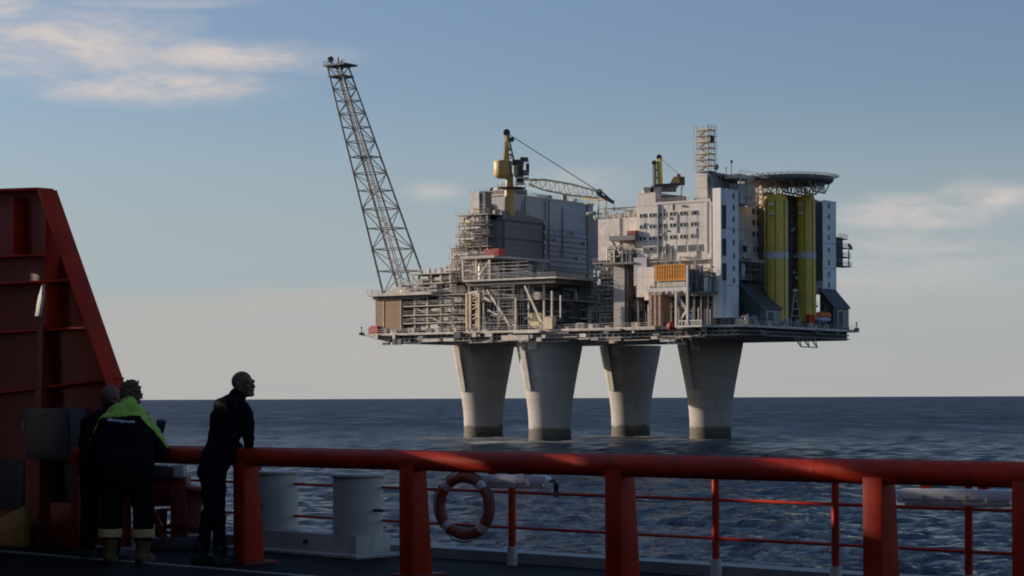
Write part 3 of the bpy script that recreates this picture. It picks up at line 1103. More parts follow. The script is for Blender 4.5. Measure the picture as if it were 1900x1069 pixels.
def railing(mb, pts, h=1.2, gap=2.2, r=0.055):
    for p, q in zip(pts[:-1], pts[1:]):
        n = max(1, int((q - p).length / gap))
        for i in range(n + 1):
            c = p.lerp(q, i / n)
            mb.tube(c, c + Vector((0, 0, h)), r, 4)
        for k in (0.5, 1.0):
            mb.tube(p + Vector((0, 0, h * k)), q + Vector((0, 0, h * k)), r, 4)


DS0, DS1, DT0, DT1 = -8.0, 126.0, -2.5, 70.0
pl = deck.piece('deck_plate', M['beige'])
pl.gbox(DS0, DS1, DT0, DT1, DT - 0.7, DT)
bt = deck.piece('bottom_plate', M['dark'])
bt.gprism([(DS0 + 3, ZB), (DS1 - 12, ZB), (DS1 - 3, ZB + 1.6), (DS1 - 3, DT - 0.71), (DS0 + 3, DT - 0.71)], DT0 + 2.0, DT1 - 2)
for z in (ZB + 0.25, ZB + 1.3):
    g = deck.piece('edge_girder', M['steel'])
    g.gbox(DS0 + 2, DS1 - (12 if z < ZB + 1 else 5), DT0 + 1.2, DT0 + 1.9, z, z + 0.35)
    g = deck.piece('edge_girder', M['mid'])
    g.gbox(DS0 + 1.8, DS0 + 2.6, DT0 + 2, DT1 - 3, z, z + 0.35)
rgs = deck.part('girder_stiffener', M['steel'])
for i in range(60):
    s = DS0 + 4 + i * 2.05
    rgs.gbox(s, s + 0.25, DT0 + 1.35, DT0 + 1.98, ZB + 0.2, DT - 0.75)
rl = deck.part('railing', M['galv'])
railing(rl, [W(DS1 - 0.2, DT0 + 0.2, DT), W(DS0 + 0.2, DT0 + 0.2, DT), W(DS0 + 0.2, DT1 - 0.2, DT)])
railing(rl, [W(DS1 - 0.2, DT0 + 0.2, DT), W(DS1 - 0.2, DT0 + 20, DT)])
rng = random.Random(11)
# pale walkways, pipes and baskets slung under the edge
for (u0, u1, v0, v1, mat) in ((785, 815, 629, 634, 'beige2'), (822, 842, 628, 633, 'beige2'), (930, 980, 622, 632, 'beige'), (952, 1000, 612, 618, 'beige2'), (1120, 1150, 610, 614, 'steel'),
                              (1160, 1215, 606, 612, 'galv'), (1225, 1250, 630, 634, 'galv'), (1130, 1140, 633, 637, 'galv')):
    b = fb(u0, u1, v0, v1, -3.6, 1.4)
    w = deck.piece('hanging_walkway', M[mat])
    w.gbox(*b)
for i in range(26):
    s = rng.uniform(4, 120)
    z = rng.uniform(ZB - 0.6, ZB + 2.5)
    L = rng.uniform(3, 14)
    pp_ = deck.piece('pipe', M['galv'])
    pp_.tube(W(s, -1.6 + rng.uniform(-.4, .3), z), W(s + L, -1.6, z), rng.uniform(0.1, 0.25), 6)
rng = random.Random(12)
for i in range(70):
    s = rng.uniform(2, 122)
    z = rng.choice((ZB - .4, ZB + .6, ZB + 1.4, DT + .01, DT + .01, DT + .01))
    w, h = rng.uniform(.5, 2.6), rng.uniform(.3, 1.7)
    bx_ = deck.piece('edge_fitting', M[rng.choice(('beige', 'beige2', 'galv', 'steel', 'mid', 'white', 'dark'))])
    bx_.gbox(s, s + w, -3.4 if z < DT else -2.2, -2.55 if z < DT else -1.0, z, z + h)
for i in range(24):
    t = rng.uniform(2, 64)
    z = rng.choice((ZB + .2, ZB + 1.2, DT + .01, DT + .01))
    w, h = rng.uniform(.5, 2.6), rng.uniform(.3, 1.5)
    bx_ = deck.piece('edge_fitting', M[rng.choice(('mid', 'steel', 'green', 'dark', 'galv', 'band'))])
    bx_.gbox(DS0 - .7 if z < DT else DS0 + .4, DS0 - .02 if z < DT else DS0 + 1.4, t, t + w, z, z + h)
# the little hanging frames under the right hand edge
hf = deck.piece('access_frame', M['steel'])
a, b = W(-7.5, 28, ZB + 0.6), W(-7.5, 38, ZB + 0.6)
for k in range(3):
    p = a.lerp(b, k / 2)
    hf.beam(p, p + Vector((2.2, -1.2, -3.2)), 0.3)
    hf.beam(p + Vector((1.6, 0, 0)), p + Vector((2.2, -1.2, -3.2)), 0.22)
hf.beam(a + Vector((2.2, -1.2, -3.2)), b + Vector((2.2, -1.2, -3.2)), 0.3)
hf2 = deck.piece('access_frame', M['beige2'])
c = W(12, -3, ZB + 1)
for (x0, z0, x1, z1) in ((0, 1, -3.2, -2.8), (0.6, 1, -1.5, -2.6), (-3.4, -2.8, 2.0, -3.0), (2.2, 1, 3.2, -2.0), (3.2, -2.0, 4.2, 1.0), (3.0, -1.0, 6.0, -1.0), (0.4, 0, 1.2, -3)):
    hf2.beam(c + Vector((x0, 0, z0)), c + Vector((x1, 0, z1)), 0.28)
deck.finish()

# ------------------------------------------------------------------ open steel modules full of equipment


def scatter(th, s0, s1, t0, t1, z0, z1, n, rng, mats, pipes=10, pmat='galv'):
    """tanks, boxes, pipes and risers standing on one floor"""
    H = z1 - z0
    for i in range(n):
        if rng.random() < 0.6:
            s, t = rng.uniform(s0, s1), t0 + rng.random() ** 2 * min(6, t1 - t0)
        else:
            s, t = s0 + rng.random() ** 2 * min(6, s1 - s0), rng.uniform(t0, t1)
        k = rng.random()
        mat = M[rng.choice(mats)]
        if k < 0.5:
            a, b, h = rng.uniform(.7, 3.2), rng.uniform(.7, 2.2), rng.uniform(0.25, 0.85) * H
            p = th.piece('equipment_box', mat)
            p.gbox(s, s + a, t, t + b, z0, z0 + h)
            if rng.random() < 0.5:
                p.gbox(s + a * .2, s + a * .6, t + b * .2, t + b * .7, z0 + h + .003, z0 + h + rng.uniform(.2, .7))
        elif k < 0.75:
            r = rng.uniform(.4, 1.1)
            h = rng.uniform(.4, .9) * H
            p = th.piece('vessel', mat)
            c = W(s, t + r, z0)
            p.lathe([(r * .8, 0), (r, 0.05), (r, h * .85), (r * .8, h * .95), (r * .3, h)], c, 14)
        else:
            r = rng.uniform(.4, 0.9)
            L = rng.uniform(2, 5)
            z = z0 + r + rng.uniform(.3, max(.4, H * .5))
            p = th.piece('vessel', mat)
            ax = W(1, 0, 0) - W(0, 0, 0)
            p.lathe([(r * .4, 0), (r * .85, .2), (r, .5), (r, L - .5), (r * .85, L - .2), (r * .4, L)], W(s, t + r, z), 14, ax)
    for i in range(pipes):
        r = rng.choice((0.10, 0.13, 0.18, 0.28))
        k = rng.random()
        pm = th.piece('pipe', M[pmat])
        if k < 0.4:
            s, t = rng.uniform(s0, s1), t0 + rng.uniform(-.1, 2.0)
            pm.tube(W(s, t, z0), W(s, t, z0 + H * rng.uniform(.5, 1)), r, 6)
        elif k < 0.75:
            s, t, z = rng.uniform(s0, s1), t0 + rng.uniform(-.1, 2.0), z0 + H * rng.uniform(.3, .95)
            L = min(rng.uniform(3, 14), s1 - s)
            pts = [W(s, t, z), W(s + L, t, z)]
            if rng.random() < .6:
                pts += [W(s + L, t, z0 + (z - z0) * rng.random() * .6)]
            pm.pipe(pts, r, 6)
        else:
            t, s, z = rng.uniform(t0, t1), s0 + rng.uniform(-.1, 2.0), z0 + H * rng.uniform(.3, .95)
            L = min(rng.uniform(3, 12), t1 - t)
            pm.tube(W(s, t, z), W(s, t + L, z), r, 6)


def frame_module(th, s0, s1, t0, t1, zs, ds, dt, rng, n=6, pipes=12, floor='beige', column='beige2', mats=('beige', 'beige2', 'steel', 'galv', 'mid'), rail=True, core='mid', braces=0.4,
                 over=0.5, inset=4.0, top=True, cw=0.45, fth=0.5, panels=0.0, ecol=None):
    for i, z in enumerate(zs):
        if i == 0 or (i == len(zs) - 1 and not top):
            continue
        f = th.piece('floor', M[floor])
        f.gbox(s0 - over, s1 + over, t0 - over, t1, z - fth, z)
    ns, nt = max(2, round((s1 - s0) / ds)), max(2, round((t1 - t0) / dt))
    for i in range(len(zs) - 1):
        za, zb = zs[i], zs[i + 1] - 0.5
        for k in range(ns + 1):
            c = th.piece('column', M[column])
            s = s0 + .3 + (s1 - s0 - .6) * k / ns
            c.gbox(s - cw / 2, s + cw / 2, t0 + .05, t0 + .05 + cw, za + .002, zb - .002)
        for k in range(1, nt + 1):
            c = th.piece('column', M[ecol or column])
            t = t0 + .3 + (t1 - t0 - .6) * k / nt
            c.gbox(s0 + .05, s0 + .05 + cw, t - cw / 2, t + cw / 2, za + .002, zb - .002)
        if braces:
            for k in range(ns):
                if rng.random() < braces:
                    b = th.piece('brace', M[column])
                    sa, sb = s0 + .3 + (s1 - s0 - .6) * k / ns, s0 + .3 + (s1 - s0 - .6) * (k + 1) / ns
                    if rng.random() < .5:
                        sa, sb = sb, sa
                    b.beam(W(sa, t0 + .3, za + .1), W(sb, t0 + .3, zb - .1), 0.3)
        if panels:
            for k in range(ns):
                if rng.random() < panels:
                    p = th.piece('enclosure', M[rng.choice(('beige', 'beige2', 'galv', 'cream', 'beige'))])
                    w = (s1 - s0) / ns
                    a = s0 + w * k + rng.uniform(.3, w * .4)
                    tt = t0 + rng.uniform(-.5, .8)
                    h0 = rng.uniform(0, .4) * (zb - za)
                    p.gbox(a, a + rng.uniform(w * .35, w * .9), tt, tt + rng.uniform(.8, 2), za + .003 + h0, za + .003 + h0 + rng.uniform(.35, .6) * (zb - za))
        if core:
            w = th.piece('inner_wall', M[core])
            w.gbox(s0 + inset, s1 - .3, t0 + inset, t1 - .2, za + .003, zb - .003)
        scatter(th, s0 + .6, s1 - 1.5, t0 + .7, t1 - 1, za, zb, n, rng, mats, pipes)
    if rail:
        r = th.part('railing', M['galv'])
        for z in zs[1:] if top else zs[1:-1]:
            railing(r, [W(s1 + over, t0 - over, z), W(s0 - over, t0 - over, z), W(s0 - over, t1, z)], 1.15, 2.4)


def scaffold(th, s0, s1, t, z0, z1, rng, mat='galv', step=1.7, lift=2.0, depth=1.3):
    """tube scaffold with a few boards, standing in front of a wall"""
    m = th.piece('scaffold', M[mat])
    n = max(1, round((s1 - s0) / step))
    k = max(1, round((z1 - z0) / lift))
    for i in range(n + 1):
        s = s0 + (s1 - s0) * i / n
        top = z1 + rng.uniform(-lift * 1.5, .8)
        for d in (0, depth):
            m.tube(W(s, t + d, z0), W(s, t + d, max(top, z0 + 1)), .07, 4)
    for j in range(1, k + 1):
        z = z0 + (z1 - z0) * j / k - .3
        a, b = sorted((rng.uniform(s0, s0 + (s1 - s0) * .4), rng.uniform(s0 + (s1 - s0) * .6, s1)))
        m.tube(W(a, t, z), W(b, t, z), .06, 4)
        m.tube(W(a, t, z + 1), W(b, t, z + 1), .05, 4)
        if rng.random() < .7:
            bd = th.piece('scaffold_board', M[rng.choice(('beige2', 'beige', 'galv'))])
            bd.gbox(a, b, t + .05, t + depth - .05, z - .12, z - .02)
        if rng.random() < .6:
            m.tube(W(a, t, z - lift + .3), W(b, t, z), .05, 4)


# lower left process module
rng = random.Random(3)
s0, s1 = S(866, 0, 580), S(744, 0, 580)
sm = (s0 + s1) / 2
zl = [DT + .004, Z(598, sm, 0), Z(583, sm, 0), Z(566, sm, 0), Z(547, sm, 0)]
th = Thing('process_module', 'open two storey steel process module at the left end of the main deck', 'process module')
frame_module(th, s0, s1, 0, 34, zl, 4.6, 8, rng, 8, 16, braces=.2, fth=.35, panels=.4)
scatter(th, s0 + 2, s1 - 3, 0.5, 10, zl[-1], zl[-1] + 4, 9, rng, ('beige', 'beige2', 'steel', 'galv'), 14)
scaffold(th, s0 + 1, s0 + 9, -1.6, DT + .01, zl[-1] + 2, rng, 'beige2')
th.finish()

# brown clad block at the very left
th = Thing('weather_shelter', 'tall brown clad shelter at the left end of the platform', 'shelter')
b = fb(697, 743, 551, 617, -0.6, 16)
sh = th.piece('wall', M['brown'])
sh.gbox(b[0], b[1], b[2], b[3], DT + .004, b[5])
dv = th.piece('corner_strip', M['beige'])
dv.gbox(b[0] - .3, b[0] - .01, b[2] - .1, b[2] + .5, DT + .004, b[5])
ss = S(712, -0.6, 580)
dv.gbox(ss - .15, ss + .15, b[2] - .12, b[2] - .003, DT + .004, b[5])
th.finish()

# upper deck ledge with railing, over the shelter
th = Thing('upper_deck', 'thin upper deck ledge jutting out over the brown shelter at the left', 'deck')
b = fb(681, 800, 543, 550, -2.2, 36)
d = th.piece('deck_plate', M['galv'])
d.gbox(b[0], b[1], b[2], b[3], b[5] - 0.9, b[5])
d2 = th.piece('edge_beam', M['dark'])
d2.gbox(b[0] + 2, b[1] - 1.5, b[2] + 1, b[3] - 1, b[5] - 1.9, b[5] - .903)
UPZ = b[5]
r = th.part('railing', M['galv'])
railing(r, [W(b[1], b[3], UPZ), W(b[1], b[2], UPZ), W(b[0], b[2], UPZ)])
st = th.piece('stair_ramp', M['beige'])
sa, sb_ = S(716, 1, 540), S(745, 1, 530)
st.gprism([(sa, UPZ + .003), (sb_, UPZ + .003), (sb_, UPZ + 2.6)], 1, 6)
th.finish()

# equipment block on the upper deck, at the foot of the flare boom
rng = random.Random(8)
s0, s1 = S(836, 2, 520), S(763, 2, 520)
th = Thing('compressor_skid', 'low cluttered equipment block beside the foot of the flare tower', 'process module')
zq = Z(507, (s0 + s1) / 2, 2)
zl = [UPZ + .004, UPZ + (zq - UPZ) * .5, zq]
frame_module(th, s0, s1, 2, 22, zl, 4, 7, rng, 10, 16, braces=.2, inset=3, fth=.3, panels=.7)
scatter(th, s0 + 1, s1 - 1, 3, 10, zq, zq + 2.2, 6, rng, ('beige', 'beige2', 'galv'), 6)
th.finish()

# ------------------------------------------------------------------ the flare boom
fl = Thing('flare_boom', 'tall grey lattice flare tower leaning out to the left of the platform', 'flare tower')
tb = 9.0
zb_l, zb_r = UPZ, UPZ
sbase = S(747, tb, 520)
stop = S(627, tb, 122)
ztop = Z(124, stop, tb)
zbase = UPZ
base_c = [(-7.4, -4.2), (4.4, -4.2), (4.4, 4.2), (-7.4, 4.2)]
top_c = [(-2.5, -2.3), (2.5, -2.3), (2.5, 2.3), (-2.5, 2.3)]
NB = 14


def flp(k, f):
    a, b = base_c[k], top_c[k]
    s = sbase + a[0] + (stop + b[0] - sbase - a[0]) * f
    t = tb + a[1] + (b[1] - a[1]) * f
    return W(s, t, zbase + (ztop - zbase) * f)


fr = [0.0]
step = 1.0
for i in range(NB):
    fr.append(fr[-1] + step)
    step *= 0.945
fr = [x / fr[-1] for x in fr]
for k in range(4):
    c = fl.piece('chord', M['flare'])
    c.tube(flp(k, 0), flp(k, 1), 0.38, 8, 0.30)
for i in range(NB):
    b = fl.piece('bracing', M['flare'])
    for k in range(4):
        k2 = (k + 1) % 4
        p0, p1, q0_, q1_ = flp(k, fr[i]), flp(k, fr[i + 1]), flp(k2, fr[i]), flp(k2, fr[i + 1])
        b.tube(p1, q1_, 0.17, 6)
        mid = p1.lerp(q1_, .5)
        if (k + i) % 2:
            b.tube(p0, q1_, 0.16, 6)
        else:
            b.tube(q0_, p1, 0.16, 6)
        if k in (0, 2):
            b.tube(flp(k, (fr[i] + fr[i + 1]) / 2), p0.lerp(q1_, .5) if (k + i) % 2 else q0_.lerp(p1, .5), 0.10, 5)
for dx, r, mat in ((-0.35, 0.19, 'beige'), (0.5, 0.14, 'steel'), (-1.0, 0.10, 'steel')):
    c = fl.piece('flare_pipe', M[mat])
    c.tube(W(sbase + dx * 1.6, tb, zbase), W(stop + dx, tb, ztop + 1.5), r, 8)
lad = fl.piece('caged_ladder', M['steel'])
for k in (-.3, .3):
    lad.tube(W(sbase - 2.0 + k, tb - 1, zbase), W(stop - 1.2 + k, tb - 1, ztop), 0.04, 4)
for i in range(80):
    f = i / 79
    s = sbase - 2.0 + (stop - 1.2 - sbase + 2.0) * f
    lad.tube(W(s - .3, tb - 1, zbase + (ztop - zbase) * f), W(s + .3, tb - 1, zbase + (ztop - zbase) * f), 0.03, 4)
for f, e in ((fr[-2] + .003, 1.0), (fr[7] + .002, .5)):
    pf = fl.piece('rest_platform', M['dark'])
    s, z = sbase + (stop - sbase) * f, zbase + (ztop - zbase) * f
    w = 3.0 if e == 1.0 else 2.2
    pf.gbox(s - w, s + w, tb - w, tb + w, z, z + .3)
tp = fl.piece('top_platform', M['dark'])
tp.gbox(stop - 5.2, stop + 3.4, tb - 3.2, tb + 3.6, ztop + .0, ztop + .55)
tp.gprism([(stop - 5.0, ztop + .003), (stop - 2.5, ztop + .003), (stop - 2.5, ztop - 2.2)], tb - 2.0, tb - 1.6)
rr = fl.part('railing', M['dark'])
railing(rr, [W(stop - 5.2, tb - 3.2, ztop + .55), W(stop + 3.4, tb - 3.2, ztop + .55), W(stop + 3.4, tb + 3.6, ztop + .55)], 1.1, 2.0)
tipm = fl.piece('flare_tip', M['dark'])
c = W(stop + 2.4, tb, ztop + .55)
tipm.lathe([(.3, 0), (.3, 1.2), (.9, 1.5), (1.05, 2.6), (.7, 2.9)], c, 14, (-.25, 0, 1))
tipm.tube(W(stop - .2, tb, ztop + .55), W(stop - .1, tb, ztop + 3.2), .18, 6)
tipm.tube(W(stop - 1.6, tb, ztop + .55), W(stop - 1.6, tb, ztop + 1.8), .3, 8)
fl.finish()

# ------------------------------------------------------------------ the middle block: braced lower storeys
rng = random.Random(21)
s0, s1 = S(1010, 0, 570), S(868, 0, 570)
sm = (s0 + s1) / 2
TZ = Z(524, sm, 0)
th = Thing('support_module', 'beige braced lower module below the tall process stack', 'process module')
zl = [DT + .004, Z(588, sm, 0), Z(556, sm, 0), TZ]
tend = T(1138, s0, 570)
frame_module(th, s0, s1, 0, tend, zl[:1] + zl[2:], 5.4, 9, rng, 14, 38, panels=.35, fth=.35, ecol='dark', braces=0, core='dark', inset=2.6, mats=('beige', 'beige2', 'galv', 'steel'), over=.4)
for (u0, v0, u1, v1, w) in ((872, 545, 872, 618, .9), (884, 545, 884, 622, .7), (880, 541, 912, 560, .8), (904, 538, 950, 610, .8), (974, 530, 1008, 606, .7), (905, 575, 930, 588, .5), (925, 556, 925, 612, .6),
                            (957, 552, 957, 612, .6), (868, 545, 888, 541, .9), (944, 612, 956, 600, .5), (1024, 540, 1024, 590, .6), (1040, 548, 1040, 590, .5)):
    b = th.piece('diagonal' if abs(u0 - u1) > 4 else 'post', M['beige2'])
    b.beam(W(S(u0, -1.4, v0), -1.4, Z(v0, S(u0, -1.4, v0), -1.4)), W(S(u1, -1.4, v1), -1.4, Z(v1, S(u1, -1.4, v1), -1.4)), w * .8)
scaffold(th, S(966, -1.9, 570), S(905, -1.9, 570), -1.9, DT + .01, TZ - 2, rng, 'beige2', 2.2, 2.6)
# lit ladder tower on the left of it
lt = th.piece('ladder_tower', M['cream'])
for u in (866, 873, 889):
    s = S(u, -1.8, 590)
    lt.beam(W(s, -1.8, Z(624, s, -1.8)), W(s, -1.8, Z(545, s, -1.8)), .55)
for k in range(9):
    za = Z(622, s, -1.8) + k * 1.5
    lt.beam(W(S(873, -1.8, 590), -1.8, za), W(S(889, -1.8, 590), -1.8, za + (1.4 if k % 2 else 0.2)), .28)
th.finish()

# walkway balcony and cream boxes at its foot
th = Thing('cream_tank', 'square cream tank on a small balcony below the process stack', 'tank')
b = fb(1011, 1028, 589, 612, -2.2, 2.5)
t_ = th.piece('tank', M['cream'])
t_.gbox(b[0], b[1], b[2] - 1.0, b[3] - 1.5, DT + .01, b[5])
l_ = th.piece('lid', M['beige2'])
l_.gbox(b[0] - .1, b[1] + .1, b[2] - 1.1, b[3] - 1.4, b[5] + .003, b[5] + .2)
th.finish()
mb = MB()
b = fb(984, 1000, 600, 612, -2.2, 2.0)
mb.gbox(b[0], b[1], b[2], b[3] - .5, DT + .01, b[5])
mb.gbox(b[0] + .5, b[1] - .8, b[2] + .2, b[3] - .8, b[5] + .003, b[5] + .5)
single('cream_crate', 'low cream crate beside the square cream tank', 'crate', mb, M['cream'])

# main mid deck above the braced module
th = Thing('mid_deck', 'broad lit deck edge across the middle below the grey hall', 'deck')
s0m, s1m = S(1032, -3, 524), S(858, -3, 524)
d = th.piece('deck_plate', M['beige'])
tmid = T(1110, s0m, 520)
d.gbox(s0m, s1m, -3, tmid, TZ + .45, TZ + 1.0)
d = th.piece('edge_beam', M['dark'])
d.gbox(s0m + 1, s1m - 1, -2.2, tmid, TZ - 0.9, TZ + .445)
r = th.part('railing', M['galv'])
MZ = TZ + 1.0
railing(r, [W(s1m, -3, MZ), W(s0m, -3, MZ), W(s0m, tmid, MZ)])
th.finish()

# ------------------------------------------------------------------ the tall process stack
rng = random.Random(5)
sB = S(905, 3, 450)
th = Thing('process_stack', 'tall stepped stack of pipe crowded process decks left of the crane', 'process module')
zz = [Z(v, sB, 3) for v in (520, 497, 476, 456, 436, 416, 396)]
zz[0] = MZ + .004
tE = T(1008, sB, 450)
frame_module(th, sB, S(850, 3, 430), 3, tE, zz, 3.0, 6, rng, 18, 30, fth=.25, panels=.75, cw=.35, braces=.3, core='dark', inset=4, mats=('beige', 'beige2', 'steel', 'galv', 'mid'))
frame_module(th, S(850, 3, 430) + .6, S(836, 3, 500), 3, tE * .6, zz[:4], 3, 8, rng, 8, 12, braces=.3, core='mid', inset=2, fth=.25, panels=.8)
rs_ = random.Random(6)
for (u0, u1, va, vb) in ((838, 856, 520, 452), (852, 872, 470, 398), (872, 904, 455, 384), (846, 900, 522, 478)):
    scaffold(th, S(u1, 1.2, va), S(u0, 1.2, va), 1.2, Z(va, sB, 1.2), Z(vb, sB, 1.2), rs_)
b = fb(873, 889, 358, 396, 3.5, 4)
tw = th.piece('stair_housing', M['beige2'])
tw.gbox(b[0], b[1], b[2], b[3], zz[-1] + .003, b[5])
tw = th.piece('stair_housing_side', M['mid'])
tw.gbox(b[0] - 2.0, b[0] - .003, b[2] + .3, b[3] - .3, zz[-1] + .003, b[5] + .4)
rr = th.part('railing', M['galv'])
railing(rr, [W(b[1], b[2], b[5]), W(b[0] - 3.2, b[2], b[5] + .4)], 1.0, 1.5)
scatter(th, sB + 1, S(875, 3, 390), 4, 24, zz[-1], zz[-1] + 3.8, 20, rng, ('beige', 'beige2', 'galv', 'steel'), 10)
th.finish()

# projecting balconies that break the edge of the stack
rngb = random.Random(17)
for i, (u0, u1, v) in enumerate(((829, 852, 498), (838, 868, 470), (846, 880, 441), (852, 890, 421))):
    lab = ('lowest', 'second lowest', 'second highest', 'topmost')[i] + ' small railed balcony on the left edge of the process stack'
    tb_ = Thing('balcony', lab, 'balcony', 'balconies of the process stack')
    b = fb(u0, u1, v, v + 4, 1.2, 4)
    p = tb_.piece('floor', M['beige2'])
    p.gbox(*b)
    r = tb_.part('railing', M['galv'])
    railing(r, [W(b[1], b[3], b[5]), W(b[1], b[2], b[5]), W(b[0], b[2], b[5])], 1.2, 1.5, .06)
    for k in range(2):
        q = tb_.piece('strut', M['beige2'])
        s = b[0] + 1 + k * (b[1] - b[0] - 2)
        q.beam(W(s, b[2], b[4]), W(s, b[3] - .5, b[4] - 2.6), .25)
    tb_.finish()

# dark grey two tier box and red container in front of it
th = Thing('control_module', 'dark grey two tier box module in front of the grey hall', 'process module')
b = eb(936, 1011, 412, 479, sB - 4.5, 5.5)
w = th.piece('wall', M['box_grey'])
w.gbox(*b)
for (z0, z1) in ((b[4] + (b[5] - b[4]) * .47, b[4] + (b[5] - b[4]) * .51), (b[5] - .5, b[5] + .15)):
    w = th.piece('trim_beam', M['dark'])
    w.gbox(b[0] - .15, b[1], b[2] - .1, b[3] + .1, z0, z1)
w = th.piece('corner_post', M['dark'])
w.gbox(b[0] - .2, b[0] + .6, b[2] - .25, b[2] - .003, b[4], b[5] - .51)
w = th.piece('corner_post', M['dark'])
w.gbox(b[0] - .25, b[0] - .003, b[3] - 1.2, b[3] - .2, b[4], b[5] - .51)
d = th.piece('balcony_floor', M['galv'])
d.gbox(b[0] - 1.2, b[1] + 6, b[2] - 7, b[3] + 1, b[4] - .8, b[4] - .003)
r = th.part('railing', M['galv'])
railing(r, [W(b[0] - 1.2, b[3], b[4]), W(b[0] - 1.2, b[2] - 7, b[4]), W(b[1] + 5, b[2] - 7, b[4])])
sc = th.piece('roof_screen', M['mid'])
n = 9
for i in range(n):
    f0, f1 = i / n, (i + 1) / n
    h = 2.6 - 1.6 * f0 ** 2.2
    sc.gbox(b[0] + .5, b[0] + 1.0, b[2] + (b[3] - b[2]) * f0 + .05, b[2] + (b[3] - b[2]) * f1 - .15, b[5] + .16, b[5] + .16 + h)
for i in range(4):
    lp = th.piece('flood_lamp', M['band'])
    z = b[4] + 2 + i * 3
    lp.gbox(b[0] - .5, b[0] - .26, b[3] - .9, b[3] - .3, z, z + .8)
CMB = b
th.finish()
th = Thing('red_container', 'small bright red container on the ledge left of the dark grey box', 'container')
rb = fb(898, 926, 462, 477, b[2] - 5.5, 3)
w = th.piece('body', M['red'])
w.gbox(rb[0], rb[1], rb[2], rb[3], b[4] + .006, rb[5])
for k in range(7):
    q = th.part('corrugation', M['red'])
    s = rb[0] + .3 + (rb[1] - rb[0] - .6) * k / 6
    q.gbox(s - .12, s + .12, rb[2] - .08, rb[2] - .002, b[4] + .2, rb[5] - .2)
th.finish()
# dim storey below the dark grey box
rng = random.Random(31)
th = Thing('pump_room', 'open cluttered storey in the shade below the dark grey box', 'process module')
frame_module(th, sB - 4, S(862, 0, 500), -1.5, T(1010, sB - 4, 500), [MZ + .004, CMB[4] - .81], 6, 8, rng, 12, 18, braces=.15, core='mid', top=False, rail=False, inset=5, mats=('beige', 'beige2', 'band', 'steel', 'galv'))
scaffold(th, S(985, -2.4, 500), S(872, -2.4, 500), -2.7, MZ + .01, MZ + 4.0, rng, 'beige2', 2.2, 2.0, .9)
th.finish()

# ------------------------------------------------------------------ the large grey hall
th = Thing('grey_hall', 'large plain grey clad hall with a louvred lower wall behind the yellow crane', 'building')
sH = S(950, 14, 440)
b = eb(950, 1101, 372, 507, sH, 8.5)
HALL = b
w = th.piece('wall', M['hall'])
w.gbox(b[0], b[1], b[2], b[3], MZ + .006, b[5])
l0, l1 = T(1016, sH, 470), T(1091, sH, 470)
lo = th.piece('louvre_wall', M['louvre'])
lo.gbox(b[0] - .22, b[0] - .003, l0, l1, Z(505, sH, (l0 + l1) / 2), Z(431, sH, (l0 + l1) / 2))
rf = th.piece('roof_edge', M['galv'])
rf.gbox(b[0] - .3, b[1] + .2, b[2] - .3, b[3] + .3, b[5] + .003, b[5] + .5)
rr = th.part('railing', M['steel'])
railing(rr, [W(b[0], b[2], b[5] + .5), W(b[0], b[3], b[5] + .5)], 1.1, 2)
rng = random.Random(41)
scatter(th, b[0] + .5, b[0] + 8, b[2] + 1, b[3] - 3, b[5] + .5, b[5] + 2.6, 22, rng, ('beige', 'steel', 'galv', 'mid'), 10)
dp = th.piece('down_pipe', M['mid'])
dp.tube(W(sH - .3, T(1089, sH), MZ + 1), W(sH - .3, T(1089, sH), b[5]), .25, 8)
dr_ = th.piece('door', M['dark'])
dr_.gbox(b[0] - .15, b[0] - .005, T(1052, sH), T(1072, sH), MZ + .1, MZ + 2.6)
th.finish()

rng = random.Random(43)
th = Thing('wall_gear', 'strip of lamps, boxes and upright pipes along the wall of the grey hall', 'wall fittings')
for i in range(16):
    t = rng.uniform(HALL[2] + 1, HALL[3] - 1)
    q = th.piece('pipe' if i % 2 else 'box', M[rng.choice(('mid', 'steel', 'galv', 'hall'))])
    z = rng.uniform(MZ + 2, HALL[5] - 5)
    if i % 2:
        q.gbox(HALL[0] - .55, HALL[0] - .3, t, t + .25, z, HALL[5] - rng.uniform(0, 3))
    else:
        q.gbox(HALL[0] - .9, HALL[0] - .3, t, t + rng.uniform(.5, 1.8), z, z + rng.uniform(.5, 1.5))
q = th.piece('ledge', M['steel'])
q.gbox(HALL[0] - 1.2, HALL[0] - .3, HALL[2] + 16, HALL[3], MZ + 4.3, MZ + 4.6)
rr = th.part('railing', M['galv'])
railing(rr, [W(HALL[0] - 1.15, HALL[2] + 16, MZ + 4.6), W(HALL[0] - 1.15, HALL[3], MZ + 4.6)], 1.1, 1.8, .05)
th.finish()

# ------------------------------------------------------------------ the main yellow crane
cr = Thing('pedestal_crane', 'tall yellow pedestal crane with its pale lattice boom lowered to the right', 'crane')
tc_ = 10.0
sc_ = S(945, tc_, 340)
cY = W(sc_, tc_, 0).y


def cz(v):
    return P(945, v, cY).z


